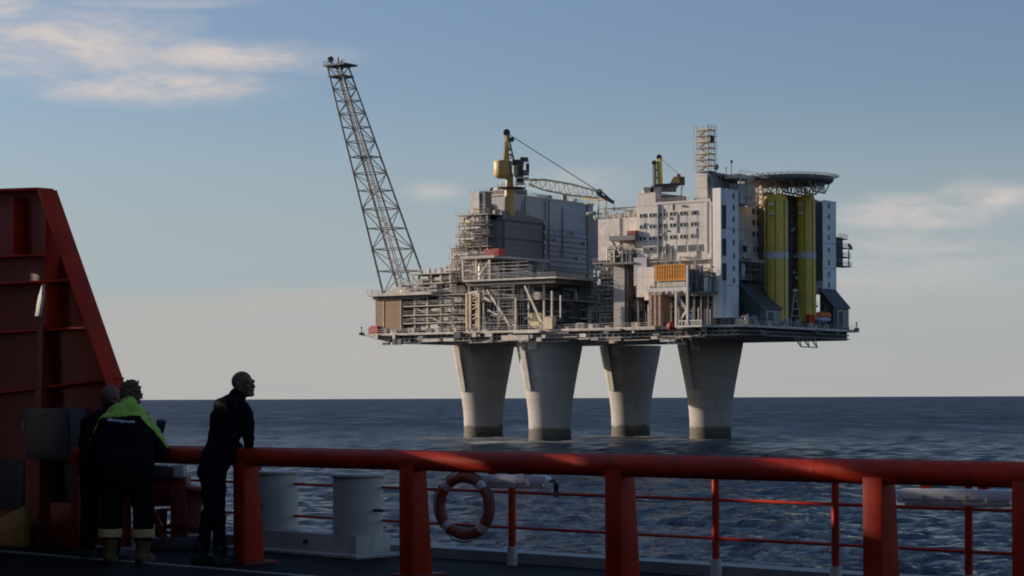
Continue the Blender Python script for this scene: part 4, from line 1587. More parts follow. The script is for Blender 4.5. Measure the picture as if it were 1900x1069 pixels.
cc = W(sc_, tc_, 0)
pd = cr.piece('pedestal', M['crane_yellow'])
pd.lathe([(1.45, zz[-1] - .5), (1.45, cz(352)), (1.2, cz(345)), (1.2, cz(322))], (cc.x, cc.y, 0), 24)
rp_ = cr.piece('ring_platform', M['dark'])
rp_.lathe([(1.46, cz(351)), (4.2, cz(350)), (4.4, cz(348.5)), (1.46, cz(347))], (cc.x + .7, cc.y, 0), 28)
rr = cr.part('railing', M['steel'])
pr = [Vector((cc.x + .7 + 4.3 * math.cos(a), cc.y + 4.3 * math.sin(a), cz(348))) for a in [i * math.pi / 8 for i in range(17)]]
railing(rr, pr, 1.1, 2.0, .06)
dm = cr.piece('slewing_drum', M['crane_yellow'])
c = P(933, 315, cY)
dm.lathe([(1.6, cz(331)), (2.5, cz(328)), (2.8, cz(325)), (2.8, cz(301)), (2.6, cz(299)), (1.5, cz(297.5))], (c.x, cY, 0), 28)
hs_ = cr.piece('machinery_house', M['dark'])
a, b = P(955, 328, cY), P(971, 308, cY)
hs_.hexa([Vector((x, cY + y, a.z)) for x, y in ((a.x, -2), (b.x, -2), (b.x, 2), (a.x, 2))], [Vector((x, cY + y, b.z)) for x, y in ((a.x, -2), (b.x, -2), (b.x, 2), (a.x, 2))])
hs_ = cr.piece('winch', M['dark'])
hs_.lathe([(.9, -1.6), (.9, 1.6)], P(960, 303, cY) - Vector((0, 2.2, 0)), 12, (1, 0, 0))
hs_.lathe([(.7, -1.2), (.7, 1.2)], P(972, 296, cY), 12, (1, .3, 0))
rr = cr.part('railing', M['steel'])
railing(rr, [P(952, 305, cY - 2.4), P(981, 305, cY - 2.4), P(981, 305, cY + 2)], 1.2, 1.4, .07)
for (u_, v_, w_, h_, m_) in ((976, 322, .9, .8, 'mid'), (979, 312, .5, 1.3, 'dark'), (966, 305, 1.0, .6, 'crane_yellow'), (957, 318, .6, 1.6, 'crane_yellow'), (974, 333, 1.2, .5, 'beige')):
    q = cr.piece('gear_box', M[m_])
    q.box(P(u_, v_, cY) - Vector((0, 1.9 if m_ != 'dark' else 0, 0)), (w_, .7, h_))
cb = cr.piece('driver_cab', M['cream'])
cb.box(P(965, 337, cY) - Vector((0, 1.8, 0)), (1.3, 1.1, 1.1))
cg = cr.piece('cab_window', M['dwin'])
cg.box(P(965, 336.5, cY) - Vector((0, 2.93, 0)), (1.0, .02, .6))
af = cr.piece('king_post', M['crane_yellow'])
a, b = P(941, 298, cY), P(940, 250, cY)
af.beam(a, b, .85, .85)
for v_ in (262, 270, 278, 286, 293):
    af.beam(P(936, v_ + 3, cY), P(950 - (297 - v_) * .12, v_, cY), .35)
af.beam(P(953, 297, cY), P(943, 250, cY), .55, .55)
af.beam(P(935, 297, cY), P(938, 262, cY), .5, .5)
af.beam(P(950, 280, cY), P(941, 272, cY), .5)
af.beam(P(954, 292, cY), P(941, 285, cY), .5)
af = cr.piece('sheave_head', M['dark'])
af.lathe([(1.0, -.5), (1.1, 0), (1.0, .5)], P(940, 246, cY), 14, (0, 1, 0))
af.lathe([(.7, -.5), (.7, .5)], P(950, 259, cY), 14, (0, 1, 0))
af.beam(P(940, 250, cY), P(952, 262, cY), .5)
af.tube(P(939, 246, cY), P(939, 239, cY), .12, 5)
# the boom: four chords with lacing
e0 = P(982, 338, cY - 1)
e1_ = P(1112, 362, cY - 4)
tip = P(1139, 376, cY - 4.6)
dv_ = (e1_ - e0).normalized()
sd = dv_.cross(Vector((0, 0, 1))).normalized()
uq = sd.cross(dv_)


def bpt(f, k, w=1.0):
    h = 1.35 * (0.75 + .5 * min(1, f * 4) - .55 * max(0, f - .6) / .4) * w
    sg = ((-1, -1), (1, -1), (1, 1), (-1, 1))[k]
    return e0.lerp(e1_, f) + sd * sg[0] * h * .8 + uq * sg[1] * h


for k in range(4):
    c = cr.piece('boom_chord', M['cream'])
    c.pipe([bpt(0, k, .5), bpt(.2, k), bpt(.6, k), bpt(1, k)], .20, 6)
nb = 15
for i in range(nb):
    c = cr.piece('boom_lacing', M['cream'])
    f0, f1 = i / nb, (i + 1) / nb
    for k in range(4):
        k2 = (k + 1) % 4
        c.tube(bpt(f0, k), bpt(f1, k2), .11, 5) if i % 2 else c.tube(bpt(f0, k2), bpt(f1, k), .11, 5)
tp = cr.piece('boom_head', M['dark'])
tp.beam(e1_, tip, 1.3, 1.0)
tp.beam(e1_ + uq * 1.4, tip, .5)
tp.lathe([(1.0, -.4), (1.0, .4)], P(1112, 357, cY - 4), 12, (0, 1, 0))
hk = cr.piece('hook_block', M['crane_yellow'])
hk.tube(tip, tip - Vector((0, 0, 1.4)), .08, 5)
hk.ball(tip - Vector((0, 0, 1.9)), (.4, .4, .7), 10, 6)
for k in (-.5, .5):
    c = cr.piece('pendant_rope', M['dark'])
    c.tube(P(945, 250, cY) + Vector((0, k, 0)), P(1112, 356, cY - 4) + Vector((0, k, 0)), .075, 5)
cr.finish()

# boom rest and rooftop gear under the boom tip
rng = random.Random(51)
th = Thing('boom_rest', 'pale trestle under the lowered crane boom tip', 'trestle')
sR = S(1098, 34, 372)
for i, u in enumerate((1082, 1096, 1110, 1124)):
    q = th.piece('leg', M['cream'])
    s = S(u, 34, 380)
    q.beam(W(s, 34, HALL[5] + .51 - (8 if i > 1 else 0)), W(s, 34, Z(368, s, 34)), .45)
q = th.piece('cross_beam', M['cream'])
q.beam(W(S(1080, 34, 370), 34, Z(368, sR, 34)), W(S(1128, 34, 370), 34, Z(371, sR, 34)), .7)
q = th.piece('cross_beam', M['cream'])
q.beam(W(S(1082, 34, 370), 34, Z(378, sR, 34)), W(S(1126, 34, 370), 34, Z(371, sR, 34)), .35)
th.finish()

# ------------------------------------------------------------------ beige block between hall and quarters
th = Thing('beige_block', 'sunlit beige clad block between the grey hall and the living quarters', 'building')
b = fb(1110, 1186, 405, 482, 5, 14)
w = th.piece('wall', M['beige2'])
w.gbox(*b)
w = th.piece('side_panel', M['hall'])
b2 = fb(1091, 1110, 404, 500, 36, 14)
w.gbox(b2[0] + .02, b2[1], b2[2], b2[3], b2[4], b2[5])
rr = th.part('railing', M['galv'])
railing(rr, [W(b[1], b[2], b[5]), W(b[0], b[2], b[5])], 1.1, 1.8)
rng = random.Random(61)
scatter(th, b[0], b[1] + 3, b[2] + .5, b[2] + 8, b[5], b[5] + 3.0, 14, rng, ('beige', 'steel', 'galv', 'beige2', 'mid'), 16)
scaffold(th, b[0] + 1, b[1], b[2] + 1, b[5], b[5] + 3.5, rng, 'galv', 2.0, 1.8, 2)
for u in (1150,):
    q = th.piece('seam_pipe', M['beige'])
    s = S(u, 5, 440)
    q.gbox(s - .15, s + .15, b[2] - .25, b[2] - .003, b[4], b[5])
BB = b
th.finish()
th = Thing('service_platform', 'dark flat platform jutting out below the beige block', 'deck')
b = fb(1130, 1178, 437, 446, 0, 4.99)
q = th.piece('floor', M['mid'])
q.gbox(*b)
rr = th.part('railing', M['galv'])
railing(rr, [W(b[1], b[2], b[5]), W(b[0], b[2], b[5])], 1.1, 1.8)
for u in (1136, 1172):
    s = S(u, 1, 450)
    q = th.piece('bracket', M['steel'])
    q.beam(W(s, 1, b[4] - .002), W(s, 4.9, b[4] - 3), .4)
SPZ = b[5]
th.finish()
mb = MB()
b = fb(1163, 1180, 428, 437, 1, 2.5)
mb.gbox(b[0], b[1], b[2], b[3], SPZ + .01, b[5])
for k in range(5):
    s = b[0] + .3 + (b[1] - b[0] - .6) * k / 4
    mb.gbox(s - .12, s + .12, b[2] - .1, b[2] - .002, SPZ + .2, b[5] - .2)
single('red_locker', 'faded red locker on the dark platform beside the living quarters', 'locker', mb, M['red'])

# dim utility module under the beige block
rng = random.Random(71)
th = Thing('utility_module', 'dark pipe filled module in the shade left of the living quarters', 'process module')
s0, s1 = S(1196, 8, 550), S(1104, 8, 550)
zl = [DT + .004, Z(573, s0, 8), Z(541, s0, 8), Z(510, s0, 8), Z(483, s0, 8)]
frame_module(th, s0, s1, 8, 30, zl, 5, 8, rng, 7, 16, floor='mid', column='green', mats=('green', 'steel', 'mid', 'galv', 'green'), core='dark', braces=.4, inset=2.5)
scaffold(th, s0, s1, 6.2, DT + .01, zl[-1] - 1, rng, 'steel', 2.0, 2.4, 1.2)
th.finish()
rng = random.Random(73)
th = Thing('valve_deck', 'jumble of pale pipes and grey valves on a ledge below the dark platform', 'process module')
s0, s1 = S(1178, 1, 470), S(1122, 1, 470)
za = Z(486, s0, 1)
q = th.piece('floor', M['mid'])
q.gbox(s0, s1, 0, 7.4, za - .5, za)
scatter(th, s0, s1 - 1, .5, 4, za, za + 5, 12, rng, ('beige2', 'green', 'mid', 'cream', 'galv'), 20)
th.finish()

# the pale panelled shaft
th = Thing('riser_shaft', 'narrow pale panelled shaft standing from the deck to mid height', 'shaft')
b = fb(1139, 1159, 484, 618, 4, 1.5)
q = th.piece('casing', M['shaft'])
q.gbox(*b)
H = b[5] - b[4]
for k in range(1, 9):
    q = th.piece('flange', M['galv'])
    z = b[4] + H * k / 9
    q.gbox(b[0] - .12, b[1] + .12, b[2] - .12, b[2] - .003, z - .1, z + .1)
q = th.piece('side_channel', M['dark'])
q.gbox(b[0] - 1.0, b[0] - .02, b[2] + .2, b[3] + 2, b[4], b[5])
th.finish()

# ------------------------------------------------------------------ living quarters
lq = Thing('living_quarters', 'pale multi storey living quarters block with rows of small paired windows', 'building')
tq = 2.0
sL, sR_ = S(1181, tq, 450), S(1317, tq, 450)
zTop = Z(378, (sL + sR_) / 2, tq)
zBot = Z(549, (sL + sR_) / 2, tq)
tD = T(1421, sR_, 430)
w = lq.piece('wall', M['lq_white'])
w.gbox(sR_, sL, tq, tD, zBot, zTop)
b = fb(1181, 1216, 358, 385, tq - .02, 12)
w = lq.piece('roof_house', M['lq_white'])
w.gbox(b[0], b[1] - .02, b[2] + .05, b[3], zTop + .003, b[5])
w = lq.piece('parapet', M['white'])
w.gbox(sR_ - .15, b[0] - .02, tq - .15, tq + .3, zTop + .003, zTop + .7)
w = lq.piece('roof_plant', M['mid'])
bb_ = fb(1219, 1254, 363, 380, tq + 3, 6)
w.gbox(bb_[0], bb_[1], bb_[2], bb_[3], zTop + .003, bb_[5])
rows = (398, 419, 441)
cols = (1193, 1211, 1230, 1249, 1268, 1288)
proto = {}


def stamp(key, name, mat, mb, at, under):
    """place a copy of a small fitting (copies share one mesh)"""
    lq_stamps.append((key, name, mat, mb, at, under))


def face_box(th, name, mat, u0, u1, v0, v1, t, proud, um=None):
    s0, s1 = S(u1, t, (v0 + v1) / 2), S(u0, t, (v0 + v1) / 2)
    sm = (s0 + s1) / 2
    q = th.piece(name, M[mat])
    q.gbox(s0, s1, t - proud, t - .003, Z(v1, sm, t), Z(v0, sm, t))
    return q


sref = S(1250, tq, 420)
for r_, v in enumerate(rows):
    for u in cols:
        s = S(u, tq, v)
        # rows are level in the world: heights are taken once per row
        zc = Z(v - 1, sref, tq)
        q = lq.piece('infill_panel', M['white'])
        q.gbox(s - 1.05, s + 1.05, tq - .05, tq - .003, zc - 2.55, zc - .72)
        for k in (-.62, .62):
            f = lq.piece('window', M['band'])
            f.gbox(s + k - .48, s + k + .48, tq - .14, tq - .003, zc - .62, zc + .62)
            g_ = lq.piece('pane', M['dwin'], under=f)
            g_.gbox(s + k - .36, s + k + .36, tq - .155, tq - .142, zc - .5, zc + .5)
zc = Z(462, sref, tq)
for u, wd in ((1197, .6), (1211, 1.35), (1232, 1.35), (1245, .6), (1264, 1.35), (1285, 1.35), (1300, .6)):
    s = S(u, tq, 462)
    f = lq.piece('window', M['lq_white'])
    f.gbox(s - wd - .12, s + wd + .12, tq - .12, tq - .003, zc - 1.05, zc + 1.05)
    g_ = lq.piece('pane', M['gwin'], under=f)
    g_.gbox(s - wd, s + wd, tq - .14, tq - .122, zc - .9, zc + .9)
# pilasters and pipes on the facade
for u, v0, v1, w_ in ((1222, 380, 500, .3), (1312, 376, 470, .5), (1319, 374, 480, .6)):
    s = S(u, tq, 440)
    q = lq.piece('duct', M['white'] if u > 1300 else M['steel'])
    q.gbox(s - w_ / 2, s + w_ / 2, tq - .4, tq - .003, Z(v1, s, tq), zTop - .05)
rng = random.Random(78)
for i in range(34):
    # pipes, cable trays, lamps and boxes fixed to the facade
    u, v = rng.uniform(1186, 1310), rng.uniform(384, 540)
    s = S(u, tq, v)
    z = Z(v, sref, tq)
    k = rng.random()
    q = lq.piece('wall_fitting', M[rng.choice(('white', 'galv', 'steel', 'mid', 'beige'))])
    if v < 478:
        if k < .5:
            q.gbox(s, s + .22, tq - .2, tq - .003, z, min(zTop, z + rng.uniform(1.5, 6)))
        else:
            q.gbox(s, s + rng.uniform(.3, .8), tq - .4, tq - .003, z, z + rng.uniform(.3, .7))
    else:
        if k < .4:
            q.gbox(s, s + .3, tq - .35, tq - .003, z, z + rng.uniform(2, 7))
        elif k < .7:
            q.gbox(s, min(sL, s + rng.uniform(2, 7)), tq - .9, tq - .003, z, z + .18)
        else:
            q.gbox(s, s + rng.uniform(.8, 2.4), tq - rng.uniform(.4, 1.0), tq - .003, z, z + rng.uniform(.7, 2))
lr = lq.part('ledge_railing', M['galv'])
for v, u0, u1 in ((484, 1204, 1312), (505, 1276, 1314), (478, 1184, 1214)):
    za = Z(v, sref, tq)
    a, b2 = S(u1, tq - 1.2, v), S(u0, tq - 1.2, v)
    q = lq.piece('ledge', M['galv'])
    q.gbox(a, b2, tq - 1.2, tq - .003, za - .2, za)
    railing(lr, [W(a, tq - 1.15, za), W(b2, tq - 1.15, za)], 1.1, 1.6, .05)
# stepped lower left part
b = fb(1176, 1200, 478, 530, 0.6, 3)
q = lq.piece('lower_annex', M['hall'])
q.gbox(b[0], b[1], b[2], tq - .004, b[4], b[5])
b = fb(1183, 1214, 496, 545, -.6, 3)
q = lq.piece('lower_annex', M['lq_white'])
q.gbox(b[0], b[1], b[2], .59, b[4], b[5])
b = fb(1196, 1206, 530, 557, -1.0, 2)
q = lq.piece('lower_annex', M['beige2'])
q.gbox(b[0], b[1], b[2], -.61, b[4], b[5])
# end wall windows
for v in (392, 413, 434, 462):
    zc = Z(v, sR_, 26)
    for u in (1398, 1406):
        t = T(u, sR_, v)
        f = lq.piece('window', M['mid'])
        f.gbox(sR_ - .1, sR_ - .003, t - .75, t + .75, zc - .8, zc + .8)
        g_ = lq.piece('pane', M['dwin'], under=f)
        g_.gbox(sR_ - .13, sR_ - .102, t - .6, t + .6, zc - .65, zc + .65)
t0_, t1_ = T(1373, sR_, 470), T(1391, sR_, 470)
q = lq.piece('end_annex', M['lq_white'])
q.gbox(sR_ - 1.2, sR_ - .003, t0_, t1_, Z(479, sR_, t0_), Z(446, sR_, t0_))
q = lq.piece('end_window', M['dwin'])
q.gbox(sR_ - 1.25, sR_ - 1.203, T(1378, sR_ - 1.2, 460), T(1386, sR_ - 1.2, 460), Z(468, sR_, t0_), Z(456, sR_, t0_))
rr = lq.part('railing', M['galv'])
railing(rr, [W(sL, tq + .4, zTop + .7), W(sR_ + .3, tq + .4, zTop + .7), W(sR_ + .3, tD, zTop + .1)], 1.0, 2.0)
# roof house on the right
b = eb(1316, 1366, 322, 353, sR_ + 1.0, 3.6)
q = lq.piece('bridge_house', M['mid'])
q.gbox(b[0], b[1], b[2] + 2, b[3] + 1, zTop + .004, b[5])
for k in range(3):
    q = lq.piece('bridge_window', M['dwin'])
    t = b[2] + 4 + k * 3.2
    q.gbox(b[0] - .05, b[0] - .003, t, t + 2.2, b[5] - 2.2, b[5] - .8)
BH = b
for (u, v0, v1, rb_) in ((1329, 310, 322, .75), (1357, 300, 322, .45), (1347, 312, 322, .25)):
    q = lq.piece('antenna', M['mid'])
    t = T(u, sR_ + 3, v1)
    p0 = W(sR_ + 3, t, b[5])
    zt = Z(v0, sR_ + 3, t)
    q.tube(p0, Vector((p0.x, p0.y, zt)), .12, 6)
    q.ball(Vector((p0.x, p0.y, zt)), (rb_, rb_, rb_ * 1.2), 12, 8)
rng = random.Random(77)
scatter(lq, sR_ + .8, sR_ + 8, 8, tD - 8, zTop, zTop + 3.0, 10, rng, ('mid', 'steel', 'galv', 'beige'), 8)
lq.finish()

# ------------------------------------------------------------------ stair towers


def stair_tower(label, b, wins_v, face_t, shade_left):
    th = Thing('stair_tower', label, 'stair tower', 'white stair towers')
    s0, s1, t0, t1, z0, z1 = b
    w = th.piece('casing', M['tower_white'])
    w.gbox(*b)
    if shade_left:
        q = th.piece('shade_panel', M['mid'])  # shadow on the left side, painted as a darker grey panel
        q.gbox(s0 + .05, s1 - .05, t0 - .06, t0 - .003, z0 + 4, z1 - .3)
    for z in wins_v:
        f = th.piece('window', M['band'])
        f.gbox(s0 - .10, s0 - .003, face_t - .62, face_t + .62, z - .85, z + .85)
        g_ = th.piece('pane', M['dwin'], under=f)
        g_.gbox(s0 - .13, s0 - .102, face_t - .45, face_t + .45, z - .7, z + .7)
    for k in (.28, .55):
        q = th.piece('joint', M['steel'])
        z = z0 + (z1 - z0) * k
        q.gbox(s0 - .06, s0 - .003, t0, t1, z, z + .18)
    q = th.piece('roof_cap', M['tower_white'])
    q.gbox(s0 - .15, s1 + .15, t0 - .15, t1 + .15, z1 + .003, z1 + .35)
    th.finish()
    return th


sT = -0.6
tT0 = -1.5
tA = T(1345, sT, 450)
bT = eb(1346, 1371, 354, 590, sT, S(1322, tA, 450) - sT)
ft = T(1361, sT, 450)
wz = [Z(v, sT, ft) for v in (364, 385, 407, 428, 450, 475, 498, 521)]
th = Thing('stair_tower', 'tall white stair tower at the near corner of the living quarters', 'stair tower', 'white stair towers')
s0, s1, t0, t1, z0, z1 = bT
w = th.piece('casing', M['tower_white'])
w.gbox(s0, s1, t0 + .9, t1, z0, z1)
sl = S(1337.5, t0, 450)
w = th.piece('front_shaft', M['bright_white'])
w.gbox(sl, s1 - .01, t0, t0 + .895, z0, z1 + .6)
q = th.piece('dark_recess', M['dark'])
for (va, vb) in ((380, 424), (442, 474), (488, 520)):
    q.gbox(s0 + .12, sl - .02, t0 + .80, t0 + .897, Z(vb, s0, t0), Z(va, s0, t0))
for z in wz:
    f = th.piece('window', M['band'])
    f.gbox(s0 - .10, s0 - .003, ft - .62, ft + .62, z - .85, z + .85)
    g_ = th.piece('pane', M['dwin'], under=f)
    g_.gbox(s0 - .13, s0 - .102, ft - .45, ft + .45, z - .7, z + .7)
for v in (424, 530):
    q = th.piece('joint', M['steel'])
    z = Z(v, s0, t0)
    q.gbox(s0 - .06, s0 - .003, t0 + 1, t1, z, z + .18)
q = th.piece('roof_cap', M['tower_white'])
q.gbox(s0 - .15, s1 + .15, t0 + .91, t1 + .15, z1 + .003, z1 + .35)
th.finish()
b = eb(1527, 1552, 375, 547, -3.0, S(1513, T(1527, -3.0, 450), 450) + 3.0)
ft = T(1538, -3.0, 450)
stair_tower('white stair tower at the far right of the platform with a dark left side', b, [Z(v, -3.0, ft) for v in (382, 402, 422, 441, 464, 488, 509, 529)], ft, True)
RT = b

# the stair tower is carried on a base
th = Thing('lower_storey', 'dark open storey below the living quarters', 'process module')
rng = random.Random(81)
s0, s1 = 2.0, S(1182, 4, 570)
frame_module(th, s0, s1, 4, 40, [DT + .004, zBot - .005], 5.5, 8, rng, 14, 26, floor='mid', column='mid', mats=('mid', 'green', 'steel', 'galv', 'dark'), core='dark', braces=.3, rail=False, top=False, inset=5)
th.finish()

# platform with braced white columns, orange container, brown stack
th = Thing('braced_gantry', 'white braced gantry with a ledge in front of the living quarters', 'gantry')
tg = -6.0
b = fb(1200, 1274, 534, 541, tg, 5)
GZ = b[5]
q = th.piece('floor', M['white'])
q.gbox(b[0], b[1], b[2], b[3], b[4], b[5])
for k in range(7):
    q = th.piece('floor_beam', M['band'])
    s = b[0] + .6 + (b[1] - b[0] - 1.2) * k / 6
    q.gbox(s - .25, s + .25, b[2] - .1, b[2] + .6, b[4] - .7, b[4] - .003)
for u, vt in ((1256, 541), (1277, 492)):
    q = th.piece('column', M['white'])
    s = S(u, tg, 560)
    q.beam(W(s, tg - .4, DT + .01), W(s, tg - .4, Z(vt, s, tg)), .62)
for (u0, v0, u1, v1) in ((1258, 552, 1288, 596), (1277, 572, 1260, 598), (1256, 548, 1276, 576)):
    q = th.piece('brace', M['white'])
    q.beam(W(S(u0, tg, v0), tg - .1, Z(v0, S(u0, tg, v0), tg)), W(S(u1, tg, v1), tg - .1, Z(v1, S(u1, tg, v1), tg)), .5)
b2 = fb(1252, 1302, 594, 607, tg - .6, 4)
q = th.piece('base_basket', M['white'])
q.gbox(b2[0], b2[1], b2[2], b2[3], b2[4], b2[4] + .5)
for k in range(9):
    s = b2[0] + .2 + (b2[1] - b2[0] - .4) * k / 8
    q.gbox(s - .12, s + .12, b2[2], b2[2] + .2, b2[4] + .503, b2[5] - .3)
q.gbox(b2[0], b2[1], b2[2], b2[2] + .25, b2[5] - .297, b2[5])
rr = th.part('railing', M['galv'])
railing(rr, [W(b[1], b[2], b[5]), W(b[0], b[2], b[5])], 1.1, 1.6)
for u in (1236, 1262, 1290):
    q = th.piece('mast_frame', M['steel'])
    s = S(u, tg + 3, 490)
    zz_ = Z(474, s, tg)
    q.beam(W(s - .8, tg + 2.5, GZ + .003), W(s, tg + 3, zz_), .22)
    q.beam(W(s + 1.0, tg + 2.5, GZ + .003), W(s, tg + 3, zz_), .22)
th.finish()
th = Thing('orange_container', 'orange freight container on the ledge in front of the living quarters', 'container')
b = fb(1216, 1272, 491, 521, tg + .6, 3)
q = th.piece('body', M['orange'])
q.gbox(*b)
for k in range(12):
    q = th.part('corrugation', M['orange'])
    s = b[0] + .4 + (b[1] - b[0] - .8) * k / 11
    q.gbox(s - .13, s + .13, b[2] - .1, b[2] - .003, b[4] + .35, b[5] - .35)
for z in (b[4], b[5] - .25):
    q = th.piece('rail_beam', M['orange'])
    q.gbox(b[0] - .05, b[1] + .05, b[2] - .14, b[2] - .003, z, z + .25)
q = th.piece('stand', M['galv'])
q.gbox(b[0] + .3, b[1] - .3, b[2] + .3, b[3] - .3, GZ + .005, b[4] - .003)
th.finish()
th = Thing('brown_container_stack', 'stack of three brown weathered containers under the white ledge', 'containers')
b = fb(1204, 1229, 546, 604, -3.4, 4)
zs_ = np.linspace(DT + .01, b[5], 4)
for k in range(3):
    q = th.piece('container', M['rustbox'])
    q.gbox(b[0], b[1], b[2], b[3], zs_[k], zs_[k + 1] - .12)
    q.gbox(b[0] - .05, b[1] + .05, b[2] - .08, b[3], zs_[k + 1] - .117, zs_[k + 1] - .003)
q = th.piece('door_bar', M['beige'])
for k in range(3):
    s = b[0] + (b[1] - b[0]) * (k + .5) / 3
    q.tube(W(s, b[2] - .12, zs_[0] + .3), W(s, b[2] - .12, zs_[3] - .3), .07, 5)
th.finish()
mb = MB()
c = W(S(1247, -5, 606), -5, DT - .2)
mb.ball(c, (1.5, 1.5, 1.35), 20, 12)
mb.tube(c + Vector((0, 0, 1.2)), c + Vector((0, 0, 1.7)), .3, 8)
single('red_buoy', 'dark red round buoy hung at the deck edge below the white gantry', 'buoy', mb, M['ship_red_dark'])

# pipes and fittings between gantry and stair tower
rng = random.Random(91)
th = Thing('pipe_rack', 'tangle of pipes and drums between the gantry and the stair tower', 'process module')
s0, s1 = S(1322, -2, 520), S(1278, -2, 520)
q = th.piece('floor', M['mid'])
za = Z(541, s0, -2)
q.gbox(s0, s1, -4, tq - .02, za - .5, za)
scatter(th, s0 + .3, s1 - 1, -3.5, .5, za, za + 8, 14, rng, ('dark', 'mid', 'steel', 'white', 'band'), 26, 'mid')
for k in range(4):
    q = th.piece('post', M['mid'])
    s = s0 + .5 + k * (s1 - s0 - 1) / 3
    q.beam(W(s, -3.6, DT + .005), W(s, -3.6, za - .505), .45)
th.finish()

# ------------------------------------------------------------------ radio mast on the quarters
th = Thing('lattice_mast', 'yellow and white scaffold mast rising from the roof of the living quarters', 'mast')
b = fb(1291, 1312, 322, 380, tq + 1, 4)
q = th.piece('base_tower', M['lq_white'])
q.gbox(b[0], b[1], b[2], b[3], zTop + .71, b[5])
q = th.piece('base_side', M['mid'])
q.gbox(b[0] - 1.6, b[0] - .003, b[2] + .5, b[3] - .2, zTop + .71, b[5] - 1)
zM0, zM1 = b[5], Z(233, b[0], b[2])
ms0, ms1, mt0, mt1 = b[0] - .2, b[1] - .2, b[2] + .2, b[3] - .2
for s in (ms0, ms1):
    for t in (mt0, mt1):
        q = th.piece('upright', M['cream'])
        q.tube(W(s, t, zM0), W(s, t, zM1), .14, 6)
for k in range(8):
    z = zM0 + (zM1 - zM0) * (k + .3) / 8
    q = th.piece('stage', M['cream'] if k % 2 else M['galv'])
    q.gbox(ms0 - .5, ms1 + .5, mt0 - .5, mt1 + .5, z, z + .25)
    rr = th.piece('guard_rail', M['galv'])
    railing(rr, [W(ms1 + .5, mt0 - .5, z + .25), W(ms0 - .5, mt0 - .5, z + .25), W(ms0 - .5, mt1 + .5, z + .25)], 1.1, 1.4, .06)
    q = th.piece('stair', M['crane_yellow'])
    sa, sb_ = (ms0 + .3, ms1 - .6) if k % 2 else (ms1 - .6, ms0 + .3)
    if k < 7:
        q.beam(W(sa, mt0 + .6, z + .25), W(sb_, mt0 + .6, z + (zM1 - zM0) / 8), .5, .25)
q = th.piece('lamp_box', M['dark'])
q.box(W(ms0 - .8, mt0 + 1, zM0 + (zM1 - zM0) * .72), (.5, .5, .9))
th.finish()

# ------------------------------------------------------------------ small crane on the quarters roof
cr = Thing('deck_crane', 'small dark crane with a folded yellow boom on the roof of the living quarters', 'crane')
ty = tq + 4
sY = S(1220, ty, 340)
cY = W(sY, ty, 0).y
q = cr.piece('cradle_beam', M['cream'])
a, b = P(1192, 351, cY), P(1258, 346, cY)
q.beam(a, b, 1.1, .9)
q = cr.piece('base', M['beige'])
q.box(P(1203, 358, cY), (1.4, 1.4, 1.4))
q = cr.piece('base', M['beige'])
q.box(P(1217, 356, cY), (1.6, 1.4, 1.7))
for (u0, u1, mat, w) in ((1215, 1214, 'green', .8), (1225, 1223, 'yellow', 1.1)):
    q = cr.piece('mast_leg', M[mat])
    q.beam(P(u0, 346, cY), P(u1, 298 if w < 1 else 294, cY), w)
for v in (330, 316, 303):
    q = cr.piece('mast_tie', M['green'])
    q.beam(P(1214, v, cY), P(1224, v, cY), .45)
q = cr.piece('sheave_head', M['dark'])
q.lathe([(.8, -.4), (.8, .4)], P(1223, 292, cY), 12, (0, 1, 0))
q.lathe([(.6, -.4), (.6, .4)], P(1213, 302, cY), 12, (0, 1, 0))
q = cr.piece('boom', M['dark'])
q.beam(P(1214, 345, cY - 1), P(1262, 342, cY - 1), 1.2, .8)
q = cr.piece('boom_head', M['crane_yellow'])
q.prism([P(1243, 341, cY - 1.5), P(1262, 341, cY - 1.5), P(1259, 327, cY - 1.5), P(1250, 328, cY - 1.5)], (0, 1.4, 0))
q = cr.piece('boom_tip', M['red'])
q.beam(P(1262, 343, cY - 1), P(1259, 323, cY - 1), .8)
q = cr.piece('hook_block', M['dark'])
q.box(P(1266, 336, cY - 1), (.7, .5, 1.2))
q.tube(P(1264, 345, cY - 1), P(1265, 371, cY - 1), .1, 5)
q.tube(P(1268, 340, cY - 1), P(1262, 368, cY - 1), .08, 5)
q = cr.piece('stay_rope', M['dark'])
q.tube(P(1223, 292, cY), P(1260, 324, cY - 1), .06, 5)
q = cr.piece('machinery', M['mid'])
q.box(P(1239, 350, cY), (2.4, 1.2, .9))
cr.finish()

# ------------------------------------------------------------------ helideck
hd = Thing('helideck', 'round helicopter deck on trusses above the yellow columns', 'helideck')
sh_ = -3.0
tH = T(1462, sh_, 335)
zc = Z(331, sh_, tH)
c = W(sh_, tH, 0)
R_ = 13.2
q = hd.piece('deck_plate', M['mid'])
q.lathe([(R_ - 3, zc - 1.7), (R_ - .5, zc - 1.5), (R_, zc - .9), (R_, zc), (R_ - .3, zc + .05)], (c.x, c.y, 0), 48)
nt_ = hd.piece('safety_net', M['steel'])
for i in range(48):
    a, a2 = 2 * math.pi * i / 48, 2 * math.pi * (i + 1) / 48
    p0, p1 = Vector((c.x + R_ * math.cos(a), c.y + R_ * math.sin(a), zc - .2)), Vector((c.x + R_ * math.cos(a2), c.y + R_ * math.sin(a2), zc - .2))
    o0, o1 = Vector((c.x + (R_ + 1.5) * math.cos(a), c.y + (R_ + 1.5) * math.sin(a), zc + .35)), Vector((c.x + (R_ + 1.5) * math.cos(a2), c.y + (R_ + 1.5) * math.sin(a2), zc + .35))
    nt_.tube(p0, o0, .09, 4)
    nt_.tube(o0, o1, .09, 4)
    nt_.tube(p0, o1, .05, 4)
    nt_.tube(p0.lerp(o0, .5), p1.lerp(o1, .5), .05, 4)
